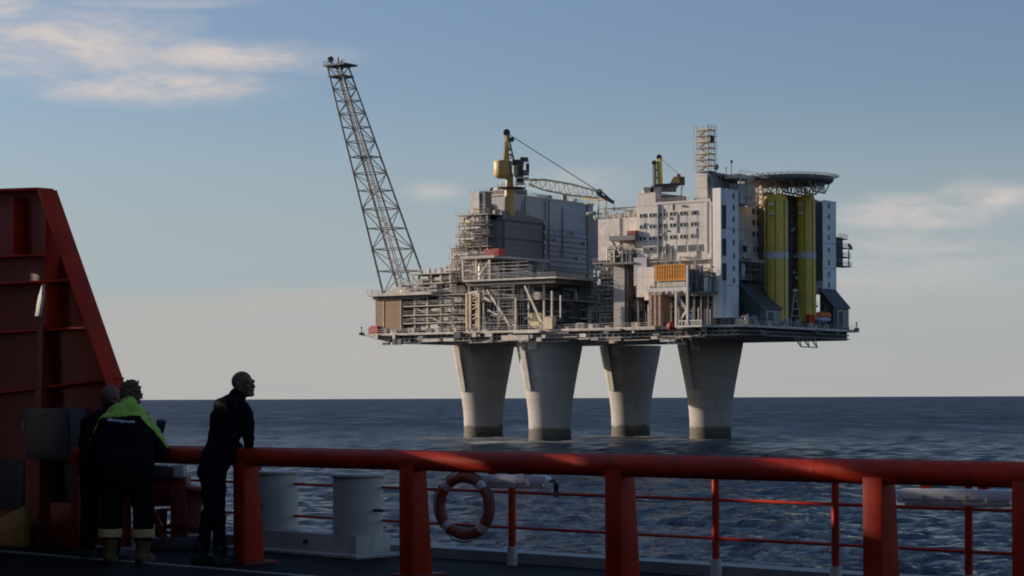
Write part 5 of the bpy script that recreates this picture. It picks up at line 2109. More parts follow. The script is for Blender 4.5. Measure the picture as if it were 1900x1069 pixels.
for k in range(6):
    q = hd.piece('truss', M['galv'] if k < 3 else M['steel'])
    off = -10 + k * 4
    half = math.sqrt(max(0, (R_ - 1.2) ** 2 - off ** 2))
    e2 = Vector((SA, CA, 0))
    e1 = Vector((CA, -SA, 0))
    za, zb_ = zc - 1.75, zc - 4.6
    m0, m1 = Vector((c.x, c.y, 0)) + e1 * off - e2 * half, Vector((c.x, c.y, 0)) + e1 * off + e2 * half
    b0, b1 = m0.lerp(m1, .25), m0.lerp(m1, .78)
    Zv = Vector((0, 0, 1))
    q.tube(m0 + Zv * za, m1 + Zv * za, .25, 6)
    q.tube(b0 + Zv * zb_, b1 + Zv * zb_, .25, 6)
    q.tube(m0 + Zv * za, b0 + Zv * zb_, .2, 6)
    q.tube(m1 + Zv * za, b1 + Zv * zb_, .2, 6)
    n_ = 6
    for i in range(n_):
        x0, x1, x2 = b0.lerp(b1, i / n_), b0.lerp(b1, (i + .5) / n_), b0.lerp(b1, (i + 1) / n_)
        q.tube(x0 + Zv * zb_, x1 + Zv * za, .12, 5)
        q.tube(x1 + Zv * za, x2 + Zv * zb_, .12, 5)
for u in (1385, 1412, 1440, 1494):
    q = hd.piece('support_post', M['galv'])
    t = T(u, 2.0 if u < 1430 else -2.5, 360)
    p = W(2.0 if u < 1430 else -2.5, t, 0)
    q.tube(Vector((p.x, p.y, zc - 1.75)), Vector((p.x, p.y, zTop - .3 if u < 1430 else Z(362, -2, t))), .35, 8)
rr = hd.part('edge_lamp', M['red'])
for i in range(12):
    a = 2 * math.pi * i / 12
    rr.ball((c.x + (R_ - .3) * math.cos(a), c.y + (R_ - .3) * math.sin(a), zc + .2), .16, 6, 4)
hd.finish()
th = Thing('helideck_stair', 'pale stair and walkway block between roof and helicopter deck', 'stair')
b = eb(1372, 1418, 326, 334, 1.0, 5)
q = th.piece('walkway', M['beige2'])
q.gbox(*b)
q = th.piece('house', M['beige'])
b2 = eb(1376, 1398, 342, 372, 1.6, 4)
q.gbox(b2[0], b2[1], b2[2], b2[3], zTop + .01, b2[5])
rng = random.Random(95)
scatter(th, 1.2, 4, b[2], b[3], zTop + .01, zTop + 5, 8, rng, ('beige', 'band', 'steel', 'mid'), 14)
for k in range(4):
    q = th.piece('post', M['beige2'])
    t = b[2] + 1 + k * (b[3] - b[2] - 2) / 3
    q.beam(W(1.3, t, zTop + .01), W(1.3, t, b[4] - .003), .35)
rr = th.part('railing', M['galv'])
railing(rr, [W(b[0], b[2], b[5]), W(b[0], b[3], b[5])], 1.1, 1.6)
th.finish()

# ------------------------------------------------------------------ tall yellow columns on the right
for (uc, hw, lab, vt) in ((1440, 23, 'left of two tall yellow ducts under the helicopter deck', 362), (1494, 20, 'right of two tall yellow ducts under the helicopter deck', 362)):
    th = Thing('yellow_duct', lab, 'duct', 'tall yellow ducts')
    s = -3.4
    t = T(uc, s, 470)
    p = W(s, t, 0)
    r = hw * p.y / F
    z0, z1 = Z(597, s, t), Z(vt, s, t)
    q = th.piece('casing', M['yellow'])
    q.lathe([(r, z0), (r, z1 - 1.5), (r * .8, z1)], (p.x, p.y, 0), 10)
    for az in (-55, -10, 35):
        a = math.radians(az)
        d_ = Vector((math.sin(a), -math.cos(a), 0))
        f = th.piece('seam', M['green'])
        f.box(Vector((p.x, p.y, (z0 + z1) / 2)) + d_ * r * .985, (.12, .12, (z1 - z0) / 2 - 1.6), Matrix.Rotation(a, 3, 'Z'))
    q = th.piece('band', M['band'])
    zb_ = Z(475, s, t)
    q.lathe([(r * .9, zb_ - 1.0), (r + .12, zb_ - 1.0), (r + .12, zb_ + 1.0), (r * .9, zb_ + 1.0)], (p.x, p.y, 0), 10)
    for k in range(2):
        q = th.piece('lamp', M['cream'])
        q.box(Vector((p.x - r * .5, p.y - r * .98, z1 - 3 - k * 2.6)), (.8, .2, .35))
    th.finish()
rng = random.Random(99)
th = Thing('riser_bundle', 'dark bundle of risers and ladders between the two yellow ducts', 'pipes')
s = -1.0
ta, tb_ = T(1461, s, 470), T(1477, s, 470)
z0, z1 = DT + .01, Z(362, s, ta)
for k in range(5):
    q = th.piece('riser', M['dark'] if k % 2 else M['green'])
    t = ta + (tb_ - ta) * (k + .5) / 5
    q.tube(W(s + rng.uniform(-.5, .5), t, z0), W(s, t, z1), rng.uniform(.25, .5), 8)
for k in range(16):
    q = th.piece('stage', M['mid'])
    z = z0 + (z1 - z0) * (k + .5) / 16
    q.gbox(s - 1.0, s + .6, ta, tb_, z, z + .15)
for k in range(9):
    q = th.piece('fitting', M['band'] if k in (2, 6) else M['steel'])
    q.box(W(s - 1.1, rng.uniform(ta, tb_), rng.uniform(z0 + 8, z1)), (.4, .4, .4))
th.finish()

# end wall modules behind the columns
rng = random.Random(101)
th = Thing('end_module', 'dim equipment decks behind the yellow ducts at the right end', 'process module')
zz2 = [DT + .004, Z(560, 1, 30), Z(520, 1, 30), Z(484, 1, 30)]
frame_module(th, 2.2, 5.2, 9, T(1516, 2, 520), zz2, 3, 6, rng, 6, 14, floor='mid', column='mid', mats=('mid', 'green', 'steel', 'dark', 'galv'), core='dark', inset=1.6, braces=0, top=False)
th.finish()
th = Thing('end_wall', 'shaded grey wall behind the yellow ducts under the helicopter deck', 'wall')
b = eb(1420, 1516, 366, 484, 2.4, 6)
q = th.piece('wall', M['mid'])
q.gbox(b[0], b[1], b[2] + .3, b[3], b[4], b[5])
q = th.piece('cornice', M['steel'])
q.gbox(b[0] - .2, b[1], b[2] + .3, b[3], b[5] + .003, b[5] + .4)
th.finish()

# ------------------------------------------------------------------ lifeboat shelters with sloping roofs


def shelter(label, u0, u1, vtop, vknee, ds, s0):
    th = Thing('boat_shelter', label, 'shelter', 'sloping roofed lifeboat shelters')
    t0, t1 = T(u0, s0, vtop), T(u1, s0, vtop)
    za, zk = Z(vtop, s0, (t0 + t1) / 2), Z(vknee, s0 - ds, (t0 + t1) / 2)
    w = th.piece('wall', M['dark'])
    w.gprism([(s0, DT + .01), (s0, za - .3), (s0 - ds, zk - .3), (s0 - ds, DT + .01)], t0, t1)
    r = th.piece('roof', M['roof'])
    r.gprism([(s0 + .2, za - .29), (s0 + .2, za + .2), (s0 - ds - .4, zk + .2), (s0 - ds - .4, zk - .29)], t0 - .4, t1 + .4)
    f = th.piece('front_panel', M['steel'])
    f.gbox(s0 - ds - .1, s0 - ds - .003, t0 + (t1 - t0) * .25, t1 - .3, DT + .4, zk - .6)
    d = th.piece('opening', M['dark'])
    d.gbox(s0 - ds - .14, s0 - ds - .102, t0 + (t1 - t0) * .35, t0 + (t1 - t0) * .6, DT + .5, zk - 1.2)
    th.finish()


shelter('larger dark sloping roofed shelter beside the white stair tower', 1372, 1412, 529, 572, 6.6, 0.6)
shelter('smaller dark sloping roofed shelter below the far right stair tower', 1521, 1550, 537, 571, 4.4, -3.2)

# lifeboat
th = Thing('lifeboat', 'orange topped lifeboat with a pale blue hull at the right end of the deck', 'lifeboat')
sb = -7.0
tl = T(1523, sb, 590)
c = W(sb, tl, 0)
zk = Z(589.5, sb, tl)
dirv = Vector((SA, CA, 0)) * .7 + Vector((CA, -SA, 0)) * .7
dirv.normalize()
Rm = Matrix((dirv, Vector((-dirv.y, dirv.x, 0)), Vector((0, 0, 1)))).transposed()
q = th.piece('canopy', M['boat_orange'])
for x, r in ((-1.6, .8), (0, 1.0), (1.6, .85)):
    q.ball(Vector((c.x, c.y, zk + .6)) + dirv * x, (1.6, 1.1 * r, 1.25 * r), 16, 10, Rm)
q = th.piece('hull', M['boat_hull'])
q.ball(Vector((c.x, c.y, zk - .6)) + dirv * .2, (3.0, 1.25, 1.0), 18, 10, Rm)
q = th.piece('davit', M['mid'])
for x in (-1.8, 1.8):
    p = Vector((c.x, c.y, 0)) + dirv * x + Vector((-.3, 1.6, 0))
    q.beam(p + Vector((0, 0, DT + .01)), p + Vector((0, 0, zk + 3)), .3)
    q.beam(p + Vector((0, 0, zk + 3)), p + Vector((.3, -1.6, zk + 3.0)), .3)
    q.tube(p + Vector((.3, -1.6, zk + 3.0)), p + Vector((.3, -1.6, zk + 1.2)), .06, 5)
q = th.piece('cradle', M['ship_red'])
q.gbox(sb + .2, sb + 1.0, tl - 7, tl - 3.2, DT + .01, zk + .8)
th.finish()
# derrick frame between the ducts, and lamps
th = Thing('launch_frame', 'grey steel A frame standing on the deck between the two yellow ducts', 'frame')
sf = -7.0
for (u0, u1) in ((1466, 1474), (1486, 1477)):
    q = th.piece('leg', M['steel'])
    q.beam(W(sf, T(u0, sf, 598), DT + .01), W(sf, T(u1, sf, 545), Z(545, sf, 40)), .35)
for v in (560, 575, 588):
    q = th.piece('rung', M['steel'])
    w_ = (v - 545) / 53 * 8 + 1
    q.beam(W(sf, T(1476 - w_, sf, v), Z(v, sf, 38)), W(sf, T(1476 + w_, sf, v), Z(v, sf, 38)), .22)
q = th.piece('head_lamp', M['band'])
q.ball(W(sf, T(1475, sf, 541), Z(541, sf, 38)), (.8, .8, .5), 12, 8)
th.finish()
rng = random.Random(103)
th = Thing('deck_gear', 'low drums, lockers and valves along the right hand deck edge', 'deck gear')
scatter(th, -7.5, -5, 2, 60, DT + .005, DT + 3, 16, rng, ('mid', 'green', 'steel', 'galv', 'band'), 14, 'mid')
th.finish()

# gallery with a dish on the far right edge
th = Thing('dish_gallery', 'dark railed gallery with a small dish on the far right stair tower', 'gallery')
s = -2.2
t0, t1 = RT[3] + .05, T(1572, s, 470)
za, zb_ = Z(494, s, t0), Z(440, s, t0)
for k in range(4):
    q = th.piece('floor', M['dark'])
    z = za + (zb_ - za) * k / 3.2
    q.gbox(s - 1.5, s + 2, t0, t1 - k * .9, z, z + .3)
    rr = th.part('railing', M['mid'])
    railing(rr, [W(s - 1.5, t0, z + .3), W(s - 1.5, t1 - k * .9, z + .3)], 1.2, 1.5, .09)
q = th.piece('cabin', M['dark'])
q.gbox(s - 1.0, s + 1.8, t0, t0 + 4.0, za + .303, zb_)
q = th.piece('post', M['mid'])
q.tube(W(s - 1, t1 - 1, za), W(s - 1, t1 - 1, Z(462, s, t1)), .2, 6)
q = th.piece('dish', M['mid'])
q.lathe([(.2, 0), (.9, .25), (1.2, .6), (1.1, .62)], W(s - 1, t1 - 1, Z(460, s, t1)), 16, (.6, -.5, .4))
th.finish()

# beacon posts at the outer corners of the deck
for lab, s, t in (('slender beacon post at the far right corner of the main deck', -8.5, 66), ('slender beacon post at the far left corner of the main deck', 126.2, -2.0)):
    th = Thing('beacon_post', lab, 'beacon', 'beacon posts on the deck corners')
    q = th.piece('outrigger', M['steel'])
    o = 3.0 if s < 0 else -3.0
    q.beam(W(s, t, DT - .3), W(s + (0 if s < 0 else .9), t + (1.2 if s < 0 else 0), DT - .3), .3)
    p = W(s + (0 if s < 0 else .9), t + (1.2 if s < 0 else 0), DT - .3)
    q = th.piece('post', M['mid'])
    q.tube(p, p + Vector((0, 0, 2.0)), .14, 6)
    q = th.piece('lamp', M['mid'])
    q.lathe([(.2, 2.0), (.3, 2.1), (.3, 2.5), (.2, 2.6)], p, 10)
    q = th.piece('basket', M['mid'])
    q.box(p + Vector((0, 0, .4)), (.7, .7, .4))
    th.finish()
mb = MB()
b = fb(684, 700, 610, 622, -1.6, 3)
mb.gbox(b[0], b[1], b[2], b[3], DT + .01, DT + 2.0)
mb.gbox(b[0] + .3, b[1] - .3, b[2] + .3, b[3] - .3, DT + 2.003, DT + 2.5)
single('red_chest', 'low pinkish red chest at the left end of the main deck', 'chest', mb, M['red'])

# ------------------------------------------------------------------ people


def capsule(bm, p, q, r0, r1, n=14):
    p, q = Vector(p), Vector(q)
    d = q - p
    L = d.length
    d = d / L if L > 1e-6 else Vector((0, 0, 1))
    a = d.orthogonal().normalized()
    b = d.cross(a)
    prof = [(-1, 0.0)] + [(-math.cos(x), math.sin(x)) for x in (0.4, 0.8, 1.2)] + [(0, 1.0)]
    rings = []
    for z, r in prof:
        rings.append((z * r0, r * r0, 0))
    for z, r in reversed(prof):
        rings.append((-z * r1 + L, r * r1, 1))
    vs = []
    for z, r, _ in rings:
        if r < 1e-6:
            vs.append([bm.verts.new(p + d * z)])
        else:
            vs.append([bm.verts.new(p + d * z + (a * math.cos(2 * math.pi * i / n) + b * math.sin(2 * math.pi * i / n)) * r) for i in range(n)])
    for k in range(len(vs) - 1):
        A, B = vs[k], vs[k + 1]
        for i in range(n):
            j = (i + 1) % n
            if len(A) == 1 and len(B) == 1:
                continue
            if len(A) == 1:
                bm.faces.new((A[0], B[j], B[i]))
            elif len(B) == 1:
                bm.faces.new((A[i], A[j], B[0]))
            else:
                bm.faces.new((A[i], A[j], B[j], B[i]))


def ellipsoid(bm, c, r, R=None):
    res = bmesh.ops.create_icosphere(bm, subdivisions=3, radius=1.0)
    R = R or Matrix.Identity(3)
    for v in res['verts']:
        v.co = Vector(c) + R @ Vector((v.co.x * r[0], v.co.y * r[1], v.co.z * r[2]))


def blend(name, shapes, mat, parent, voxel=0.012, smooth=4, folds=0.0, seed=0, warp=None):
    """fuse closed shapes into one continuous skin (voxel remesh + smoothing)"""
    bm = bmesh.new()
    for s in shapes:
        if s[0] == 'c':
            capsule(bm, *s[1:])
        else:
            ellipsoid(bm, *s[1:])
    bmesh.ops.recalc_face_normals(bm, faces=bm.faces)
    me = bpy.data.meshes.new(name + '_raw')
    bm.to_mesh(me)
    bm.free()
    o = bpy.data.objects.new(name, me)
    COL.objects.link(o)
    r = o.modifiers.new('r', 'REMESH')
    r.mode = 'VOXEL'
    r.voxel_size = voxel
    s = o.modifiers.new('s', 'SMOOTH')
    s.iterations = smooth
    s.factor = 0.5
    dg = bpy.context.evaluated_depsgraph_get()
    ev = o.evaluated_get(dg)
    new = bpy.data.meshes.new_from_object(ev)
    new.name = name
    o.modifiers.clear()
    o.data = new
    bpy.data.meshes.remove(me)
    if folds:
        n = len(new.vertices)
        co = np.empty(n * 3)
        no = np.empty(n * 3)
        new.vertices.foreach_get('co', co)
        new.vertices.foreach_get('normal', no)
        co, no = co.reshape(-1, 3), no.reshape(-1, 3)
        rg = np.random.default_rng(seed)
        h = np.zeros(n)
        for k in range(10):
            dvec = rg.normal(size=3) * np.array((0.7, 0.7, 1.2))
            dvec /= np.linalg.norm(dvec)
            h += np.sin(co @ dvec * rg.uniform(25, 75) + rg.uniform(0, 6.28) + 1.5 * np.sin(co @ rg.normal(size=3) * 14))
        co = co + no * (h * folds / 4)[:, None]
        new.vertices.foreach_set('co', co.ravel())
        new.update()
    if warp:
        for v in new.vertices:
            v.co = warp(v.co)
        new.update()
    new.polygons.foreach_set('use_smooth', [True] * len(new.polygons))
    new.materials.append(mat)
    o.parent = parent
    return o


def head_shapes(c, yaw=0.0, pitch=0.0, s=1.0):
    """skull, jaw, nose, ears, brow and lips of a head whose centre is c, facing +y before yaw"""
    R = Matrix.Rotation(yaw, 3, 'Z') @ Matrix.Rotation(-pitch, 3, 'X')
    c = Vector(c)

    def g(x, y, z):
        return c + R @ (Vector((x, y, z)) * s)
    E = [('e', g(0, -0.012, 0.028), (0.076 * s, 0.094 * s, 0.090 * s), R), ('e', g(0, 0.028, -0.03), (0.060 * s, 0.066 * s, 0.080 * s), R),
         ('c', g(-0.022, 0.058, -0.082), g(0.022, 0.058, -0.082), 0.026 * s, 0.026 * s),
         ('c', g(0, 0.088, 0.012), g(0, 0.106, -0.024), 0.010 * s, 0.015 * s),
         ('c', g(-0.045, 0.076, 0.026), g(0.045, 0.076, 0.026), 0.016 * s, 0.016 * s),
         ('c', g(-0.022, 0.088, -0.052), g(0.022, 0.088, -0.052), 0.010 * s, 0.010 * s)]
    for k in (-1, 1):
        E.append(('e', g(k * 0.078, -0.005, -0.005), (0.010 * s, 0.022 * s, 0.033 * s), R))
        E.append(('e', g(k * 0.045, 0.062, -0.015), (0.020 * s, 0.02 * s, 0.022 * s), R))
    return E, g, R


def hand_shapes(wrist, direction, palm_n, thumb_side, curl=0.9, s=1.0):
    """palm, four fingers of unequal length bent twice and a thumb from the side of the palm"""
    w = Vector(wrist)
    d = Vector(direction).normalized()
    n = Vector(palm_n).normalized()
    n = (n - d * n.dot(d)).normalized()
    x = d.cross(n).normalized() * thumb_side
    E = [('c', w, w + d * 0.03 * s, 0.026 * s, 0.028 * s)]
    d0 = d
    for i, (off, L) in enumerate(((0.031, 0.070), (0.011, 0.080), (-0.010, 0.074), (-0.030, 0.058))):
        d = (d0 + x * off * 3.2).normalized()
        b = w + d0 * 0.088 * s + x * off * 1.05 * s
        E.append(('c', w + d0 * 0.02 * s + x * off * 0.7 * s, b, 0.0165 * s, 0.0125 * s))
        p = b
        a = 0.25 * curl
        for fr, rad in ((0.45, 0.0098), (0.32, 0.0088), (0.23, 0.0078)):
            a += 0.42 * curl
            q = p + (d * math.cos(a) + n * math.sin(a)) * L * fr * s
            E.append(('c', p, q, rad * s, (rad - 0.0008) * s))
            p = q
    d = d0
    b = w + d * 0.03 * s + x * 0.028 * s
    k = b + (d * 0.6 + x * 0.75 + n * 0.25).normalized() * 0.045 * s
    E.append(('c', b, k, 0.014 * s, 0.011 * s))
    E.append(('c', k, k + (d * 0.85 + x * 0.25 + n * 0.45).normalized() * 0.035 * s, 0.0105 * s, 0.009 * s))
    return E


def person(label, feet_xy, face_dir):
    root = bpy.data.objects.new('person', None)
    COL.objects.link(root)
    root.empty_display_size = 0.3
    root.location = (feet_xy[0], feet_xy[1], DECK_Z)
    root.rotation_euler = (0, 0, math.atan2(face_dir[1], face_dir[0]) - math.pi / 2)
    tag(root, label, 'person')
    return root


def V(*a):
    return Vector(a)


def boots(root, ankles, mat, toe=V(0, 1, 0), top=0.0):
    for (x, y, ty) in ankles:
        t = V(math.sin(ty), math.cos(ty), 0)
        a = V(x, y, 0)
        sh = [('c', a + t * -0.05 + V(0, 0, 0.05), a + t * 0.13 + V(0, 0, 0.042), 0.048, 0.042), ('c', a + t * 0.10 + V(0, 0, 0.04), a + t * 0.17 + V(0, 0, 0.036), 0.045, 0.036),
              ('c', a + V(0, 0, 0.06), a + V(0, 0, 0.15 + top), 0.055, 0.060 + top * 0.12),
              ('c', a + t * -0.06 + V(0, 0, 0.016), a + t * 0.17 + V(0, 0, 0.016), 0.018, 0.018), ('c', a + t * -0.06 + V(0.03, 0, 0.016), a + t * 0.17 + V(0.03, 0, 0.016), 0.018, 0.018),
              ('c', a + t * -0.06 + V(-0.03, 0, 0.016), a + t * 0.17 + V(-0.03, 0, 0.016), 0.018, 0.018)]
        blend('boot', sh, mat, root, 0.010, 3)


# --- the man in dark clothes leaning on the rail by the post
fp = P(398, 1050, 18.5)
man = person('bald man in plain dark clothes leaning on the rail by a red post', (fp.x, fp.y), (0.80, 0.60))


def upright(c):
    sp = float(np.interp(c.z, (0.85, 1.2, 1.33, 1.5), (0.0, 0.2, 0.27, 0.38)))
    g = float(np.interp(c.z, (1.12, 1.3), (0.66, 1.0)))
    f = min(1.0, max(0.0, (c.z - 1.34) / 0.10))
    y = sp * 0.66 + (c.y - sp) * g if c.z > 0.85 else (c.y * 0.66 if c.y > 0 else c.y * 0.8)
    return Vector((c.x * (0.92 + 0.12 * f), y, c.z))


EL, g, HR = head_shapes((0.03, 0.40, 1.545), yaw=math.radians(-62), pitch=-0.05)
body = EL + [('c', (0.02, 0.315, 1.36), (0.028, 0.375, 1.50), 0.062, 0.056), ('c', (0, 0.20, 1.2), (0, 0.30, 1.36), 0.11, 0.08), ('c', (0, 0.0, 0.9), (0, 0.2, 1.2), 0.10, 0.11),
             ('c', (-0.18, 0.28, 1.33), (-0.24, 0.36, 1.09), 0.04, 0.038), ('c', (-0.24, 0.36, 1.09), (-0.06, 0.49, 0.985), 0.036, 0.028), ('c', (-0.1, 0.29, 1.33), (-0.18, 0.28, 1.33), 0.05, 0.04),
             ('c', (0.18, 0.28, 1.33), (0.235, 0.33, 1.08), 0.04, 0.038), ('c', (0.235, 0.33, 1.08), (0.13, 0.40, 0.985), 0.036, 0.028), ('c', (0.1, 0.29, 1.33), (0.18, 0.28, 1.33), 0.05, 0.04)]
body += hand_shapes((-0.05, 0.49, 0.985), (0.95, 0.25, -0.05), (0, 0.2, -1), 1, 0.9)
body += hand_shapes((0.125, 0.405, 0.985), (-0.8, 0.45, -0.05), (0, 0.2, -1), -1, 0.9)
blend('body', body, M['skin2'], man, 0.0075, 3, warp=upright)
jk = [('c', (-0.07, 0.01, 0.86), (-0.09, 0.22, 1.22), 0.125, 0.135), ('c', (0.07, 0.01, 0.86), (0.09, 0.22, 1.22), 0.125, 0.135), ('c', (0, 0.02, 0.86), (0, 0.20, 1.25), 0.13, 0.13),
      ('c', (-0.15, 0.27, 1.33), (0.15, 0.27, 1.33), 0.088, 0.088), ('c', (-0.06, 0.24, 1.33), (0.06, 0.24, 1.33), 0.11, 0.11), ('c', (0.01, 0.28, 1.38), (0.02, 0.33, 1.43), 0.085, 0.073)]
for k, el, ha in ((-1, (-0.255, 0.36, 1.09), (-0.10, 0.47, 0.99)), (1, (0.245, 0.33, 1.08), (0.16, 0.39, 0.99))):
    jk += [('c', (k * 0.175, 0.275, 1.325), el, 0.082, 0.066), ('c', el, ha, 0.064, 0.048)]
blend('jacket', jk, M['cloth'], man, 0.013, 5, 0.007, 1, warp=upright)
col = [('c', (0.012, 0.31, 1.405), (0.022, 0.345, 1.455), 0.076, 0.070)]
blend('collar', col, M['cloth2'], man, 0.008, 2, warp=upright)
tr = [('c', (-0.06, 0.0, 0.90), (0.06, 0.0, 0.90), 0.125, 0.125), ('c', (-0.07, -0.02, 0.80), (0.07, -0.02, 0.80), 0.12, 0.12)]
for k, kn, an in ((-1, (-0.11, 0.02, 0.48), (-0.11, -0.09, 0.10)), (1, (0.10, -0.02, 0.48), (0.095, 0.02, 0.10))):
    tr += [('c', (k * 0.085, -0.01, 0.84), kn, 0.108, 0.080), ('c', kn, an, 0.080, 0.068)]
blend('trousers', tr, M['cloth2'], man, 0.013, 5, 0.007, 2, warp=upright)
boots(man, ((-0.10, -0.08, -0.05), (0.09, 0.01, 0.1)), M['black'])

# --- the man in the fluorescent yoke, seen from behind, bent over the rail
fp = P(238, 1050, 18.75)


def lean(c):
    f = min(1.0, max(0.0, (c.z - 0.8) / 0.45))
    return Vector((c.x * (1 - 0.10 * f) - 0.09 * f, c.y, c.z if c.z < 0.8 else 0.8 + (c.z - 0.8) * 0.935))


man = person('person from behind in navy workwear with fluorescent yellow shoulders and tan boots', (fp.x, fp.y), (0.12, 0.99))
EL, g, HR = head_shapes((0.0, 0.44, 1.50), yaw=math.radians(-12), pitch=-0.35)
body = EL + [('c', (0, 0.31, 1.34), (0, 0.40, 1.46), 0.062, 0.056), ('c', (0, 0.18, 1.2), (0, 0.29, 1.34), 0.11, 0.08), ('c', (0, 0.0, 0.9), (0, 0.18, 1.2), 0.10, 0.11)]
for k, el, wr in ((-1, (-0.32, 0.24, 1.04), (-0.14, 0.52, 0.99)), (1, (0.27, 0.26, 1.05), (0.15, 0.52, 0.99))):
    body += [('c', (k * 0.1, 0.29, 1.31), (k * 0.19, 0.27, 1.31), 0.05, 0.04), ('c', (k * 0.19, 0.27, 1.31), el, 0.04, 0.038), ('c', el, wr, 0.036, 0.028)]
    body += hand_shapes(wr, (-k * 0.9, 0.4, 0), (0, 0.1, -1), k if k < 0 else k, 0.9)
blend('body', body, M['skin'], man, 0.0075, 3, warp=lean)
jk = [('c', (-0.09, 0.0, 0.84), (-0.11, 0.19, 1.20), 0.145, 0.155), ('c', (0.09, 0.0, 0.84), (0.11, 0.19, 1.20), 0.145, 0.155), ('c', (0, 0.0, 0.84), (0, 0.19, 1.22), 0.145, 0.15),
      ('c', (-0.15, 0.26, 1.235), (0.15, 0.26, 1.235), 0.10, 0.10), ('c', (-0.10, 0.27, 1.29), (0.10, 0.27, 1.29), 0.10, 0.10), ('c', (-0.07, 0.25, 1.30), (0.07, 0.25, 1.30), 0.125, 0.125), ('c', (0, 0.28, 1.36), (0, 0.33, 1.42), 0.085, 0.075)]
for k, el, wr in ((-1, (-0.335, 0.235, 1.00), (-0.17, 0.48, 0.99)), (1, (0.275, 0.255, 1.01), (0.18, 0.48, 0.99))):
    jk += [('c', (k * 0.175, 0.255, 1.225), el, 0.10, 0.080), ('c', el, wr, 0.074, 0.055)]
jko = blend('jacket', jk, M['cloth2'], man, 0.013, 5, 0.007, 3, warp=lean)


def shell_from(src, name, mat, keep, off, parent):
    """a sewn-on panel: the faces of a garment that satisfy keep(), lifted off the cloth by off with a turned edge"""
    bm = bmesh.new()
    bm.from_mesh(src.data)
    dele = [f for f in bm.faces if not keep(f.calc_center_median())]
    bmesh.ops.delete(bm, geom=dele, context='FACES')
    bm.normal_update()
    nrm = {v: v.normal.copy() for v in bm.verts}
    for v in bm.verts:
        v.co += nrm[v] * off
    ret = bmesh.ops.extrude_face_region(bm, geom=bm.faces[:])
    for e in ret['geom']:
        if isinstance(e, bmesh.types.BMVert):
            e.co += e.normal * 0.003
    me = bpy.data.meshes.new(name)
    bm.to_mesh(me)
    bm.free()
    me.polygons.foreach_set('use_smooth', [True] * len(me.polygons))
    me.materials.append(mat)
    o = bpy.data.objects.new(name, me)
    COL.objects.link(o)
    o.parent = parent
    return o


def yoke(c):
    x = c.x + 0.09
    if c.z > 1.268 + 0.06 * x and abs(x) < 0.3:
        return True
    # a strip over the outer side of the sleeves down to the elbow
    return abs(x) > 0.175 + (1.265 - c.z) * 0.74 and c.z > 1.0 and c.y < 0.36


shell_from(jko, 'yoke', M['hivis'], yoke, 0.003, man)
shell_from(jko, 'reflective_strip', M['tape'], lambda c: 1.222 < c.z + 0.1 * (c.x + .09) < 1.243 and -0.20 < c.x < 0.04 and c.y < 0.2, 0.004, man)
tr = [('c', (-0.08, 0.0, 0.86), (0.08, 0.0, 0.86), 0.15, 0.15), ('c', (-0.09, -0.02, 0.76), (0.09, -0.02, 0.76), 0.145, 0.145)]
for k, kn, an in ((-1, (-0.15, 0.02, 0.48), (-0.155, -0.02, 0.24)), (1, (0.135, 0.02, 0.48), (0.14, -0.02, 0.24))):
    tr += [('c', (k * 0.10, -0.01, 0.80), kn, 0.13, 0.100), ('c', kn, an, 0.098, 0.086)]
tro = blend('trousers', tr, M['cloth'], man, 0.013, 5, 0.007, 4)
for x in (-0.155, 0.14):
    rb_ = MB()
    rb_.lathe([(0.078, 0.225), (0.098, 0.228), (0.101, 0.26), (0.100, 0.293), (0.086, 0.297)], (x, -0.02, 0), 28)
    me = rb_.mesh('reflective_band')
    me.materials.append(M['reflect'])
    o = bpy.data.objects.new('reflective_band', me)
    COL.objects.link(o)
    o.parent = man
boots(man, ((-0.155, -0.03, -0.12), (0.14, -0.03, 0.15)), M['boot'], top=0.05)
# tousled hair: many overlapping tufts on the crown and nape
rg = random.Random(5)
hs = [('e', g(0, -0.02, 0.045), (0.095, 0.105, 0.096), HR)]
for i in range(330):
    a, b = rg.uniform(-math.pi, math.pi), rg.uniform(-0.5, 1.5)
    d = V(math.cos(b) * math.sin(a), -math.cos(b) * math.cos(a), math.sin(b))
    if d.y > 0.45 and d.z < 0.5:
        continue
    p0 = V(0, -0.012, 0.03) + V(d.x * 0.088, d.y * 0.104, d.z * 0.100)
    tw = V(rg.uniform(-1, 1), rg.uniform(-1, 1), rg.uniform(-0.7, 0.9)) * 0.022
    hs.append(('c', g(*p0), g(*(p0 + d * 0.016 + tw * .8)), 0.013, 0.008))
blend('hair', hs, M['hair'], man, 0.0065, 1, warp=lean)

# --- the man behind him, half hidden
fp = P(188, 1036, 19.3)


def stoop(c):
    return Vector((c.x, c.y, c.z if c.z < 0.8 else 0.8 + (c.z - 0.8) * 0.92))


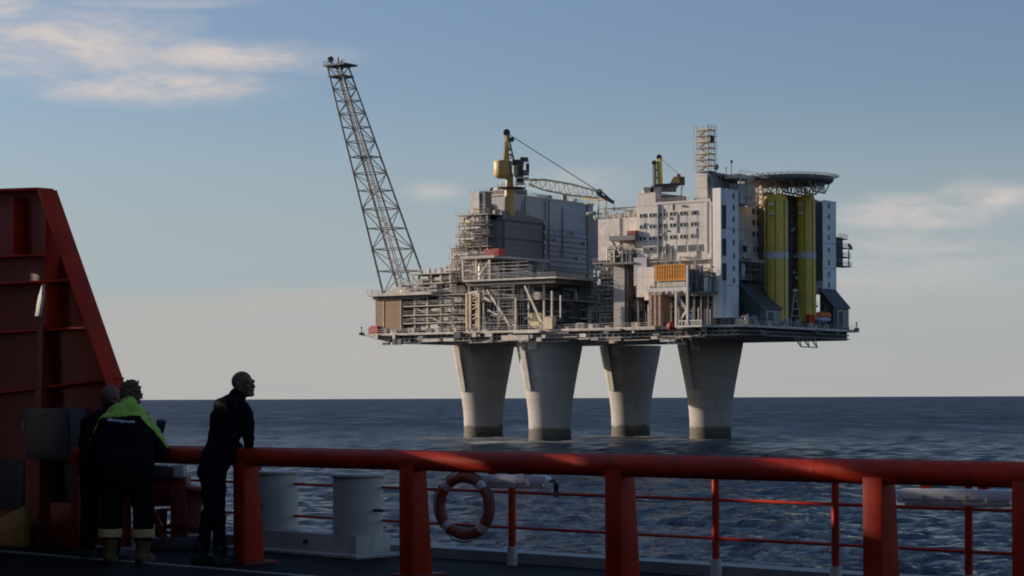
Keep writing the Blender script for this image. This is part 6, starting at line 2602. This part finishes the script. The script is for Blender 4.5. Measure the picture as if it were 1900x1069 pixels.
man = person('bald person in dark clothes half hidden behind the fluorescent jacket', (fp.x, fp.y), (0.25, 0.97))
EL, g, HR = head_shapes((-0.01, 0.25, 1.50), yaw=math.radians(-20), pitch=-0.1)
body = EL + [('c', (0, 0.19, 1.30), (0, 0.23, 1.44), 0.060, 0.056), ('c', (0, 0.12, 1.16), (0, 0.18, 1.30), 0.11, 0.08), ('c', (0, 0.0, 0.9), (0, 0.12, 1.16), 0.10, 0.11),
             ('c', (-0.1, 0.17, 1.27), (-0.18, 0.16, 1.27), 0.05, 0.04), ('c', (-0.18, 0.16, 1.27), (-0.26, 0.24, 1.02), 0.04, 0.036), ('c', (-0.26, 0.24, 1.02), (-0.10, 0.42, 0.985), 0.036, 0.028),
             ('c', (0.1, 0.17, 1.27), (0.18, 0.17, 1.27), 0.05, 0.04), ('c', (0.18, 0.17, 1.27), (0.29, 0.30, 1.10), 0.04, 0.036), ('c', (0.29, 0.30, 1.10), (0.40, 0.36, 1.13), 0.034, 0.028)]
body += hand_shapes((-0.10, 0.42, 0.985), (0.9, 0.3, 0), (0, 0.1, -1), 1, 0.9)
blend('body', body, M['skin2'], man, 0.0075, 3, warp=stoop)
blend('glove', hand_shapes((0.405, 0.36, 1.13), (0.15, 0.05, 1.0), (-0.2, 1, 0), 1, 0.5, 1.0), M['glove'], man, 0.006, 2, warp=stoop)
jk = [('c', (-0.08, 0.0, 0.84), (-0.09, 0.13, 1.16), 0.13, 0.135), ('c', (0.08, 0.0, 0.84), (0.09, 0.13, 1.16), 0.13, 0.135), ('c', (0, 0, 0.84), (0, 0.12, 1.2), 0.13, 0.13),
      ('c', (-0.15, 0.17, 1.26), (0.15, 0.17, 1.26), 0.09, 0.09), ('c', (-0.05, 0.16, 1.28), (0.05, 0.16, 1.28), 0.11, 0.11), ('c', (0, 0.18, 1.34), (0, 0.2, 1.385), 0.08, 0.07)]
for k, el, wr in ((-1, (-0.265, 0.235, 1.02), (-0.13, 0.39, 0.985)), (1, (0.295, 0.30, 1.10), (0.385, 0.35, 1.12))):
    jk += [('c', (k * 0.175, 0.165, 1.25), el, 0.085, 0.068), ('c', el, wr, 0.066, 0.046)]
blend('jacket', jk, M['cloth'], man, 0.013, 5, 0.007, 6, warp=stoop)
tr = [('c', (-0.07, 0.0, 0.86), (0.07, 0.0, 0.86), 0.13, 0.13)]
for k in (-1, 1):
    tr += [('c', (k * 0.09, 0.0, 0.80), (k * 0.12, 0.02, 0.46), 0.115, 0.088), ('c', (k * 0.12, 0.02, 0.46), (k * 0.125, -0.02, 0.10), 0.085, 0.072)]
blend('trousers', tr, M['cloth'], man, 0.013, 5, 0.007, 7)
boots(man, ((-0.125, -0.02, -0.15), (0.125, -0.02, 0.15)), M['black'])
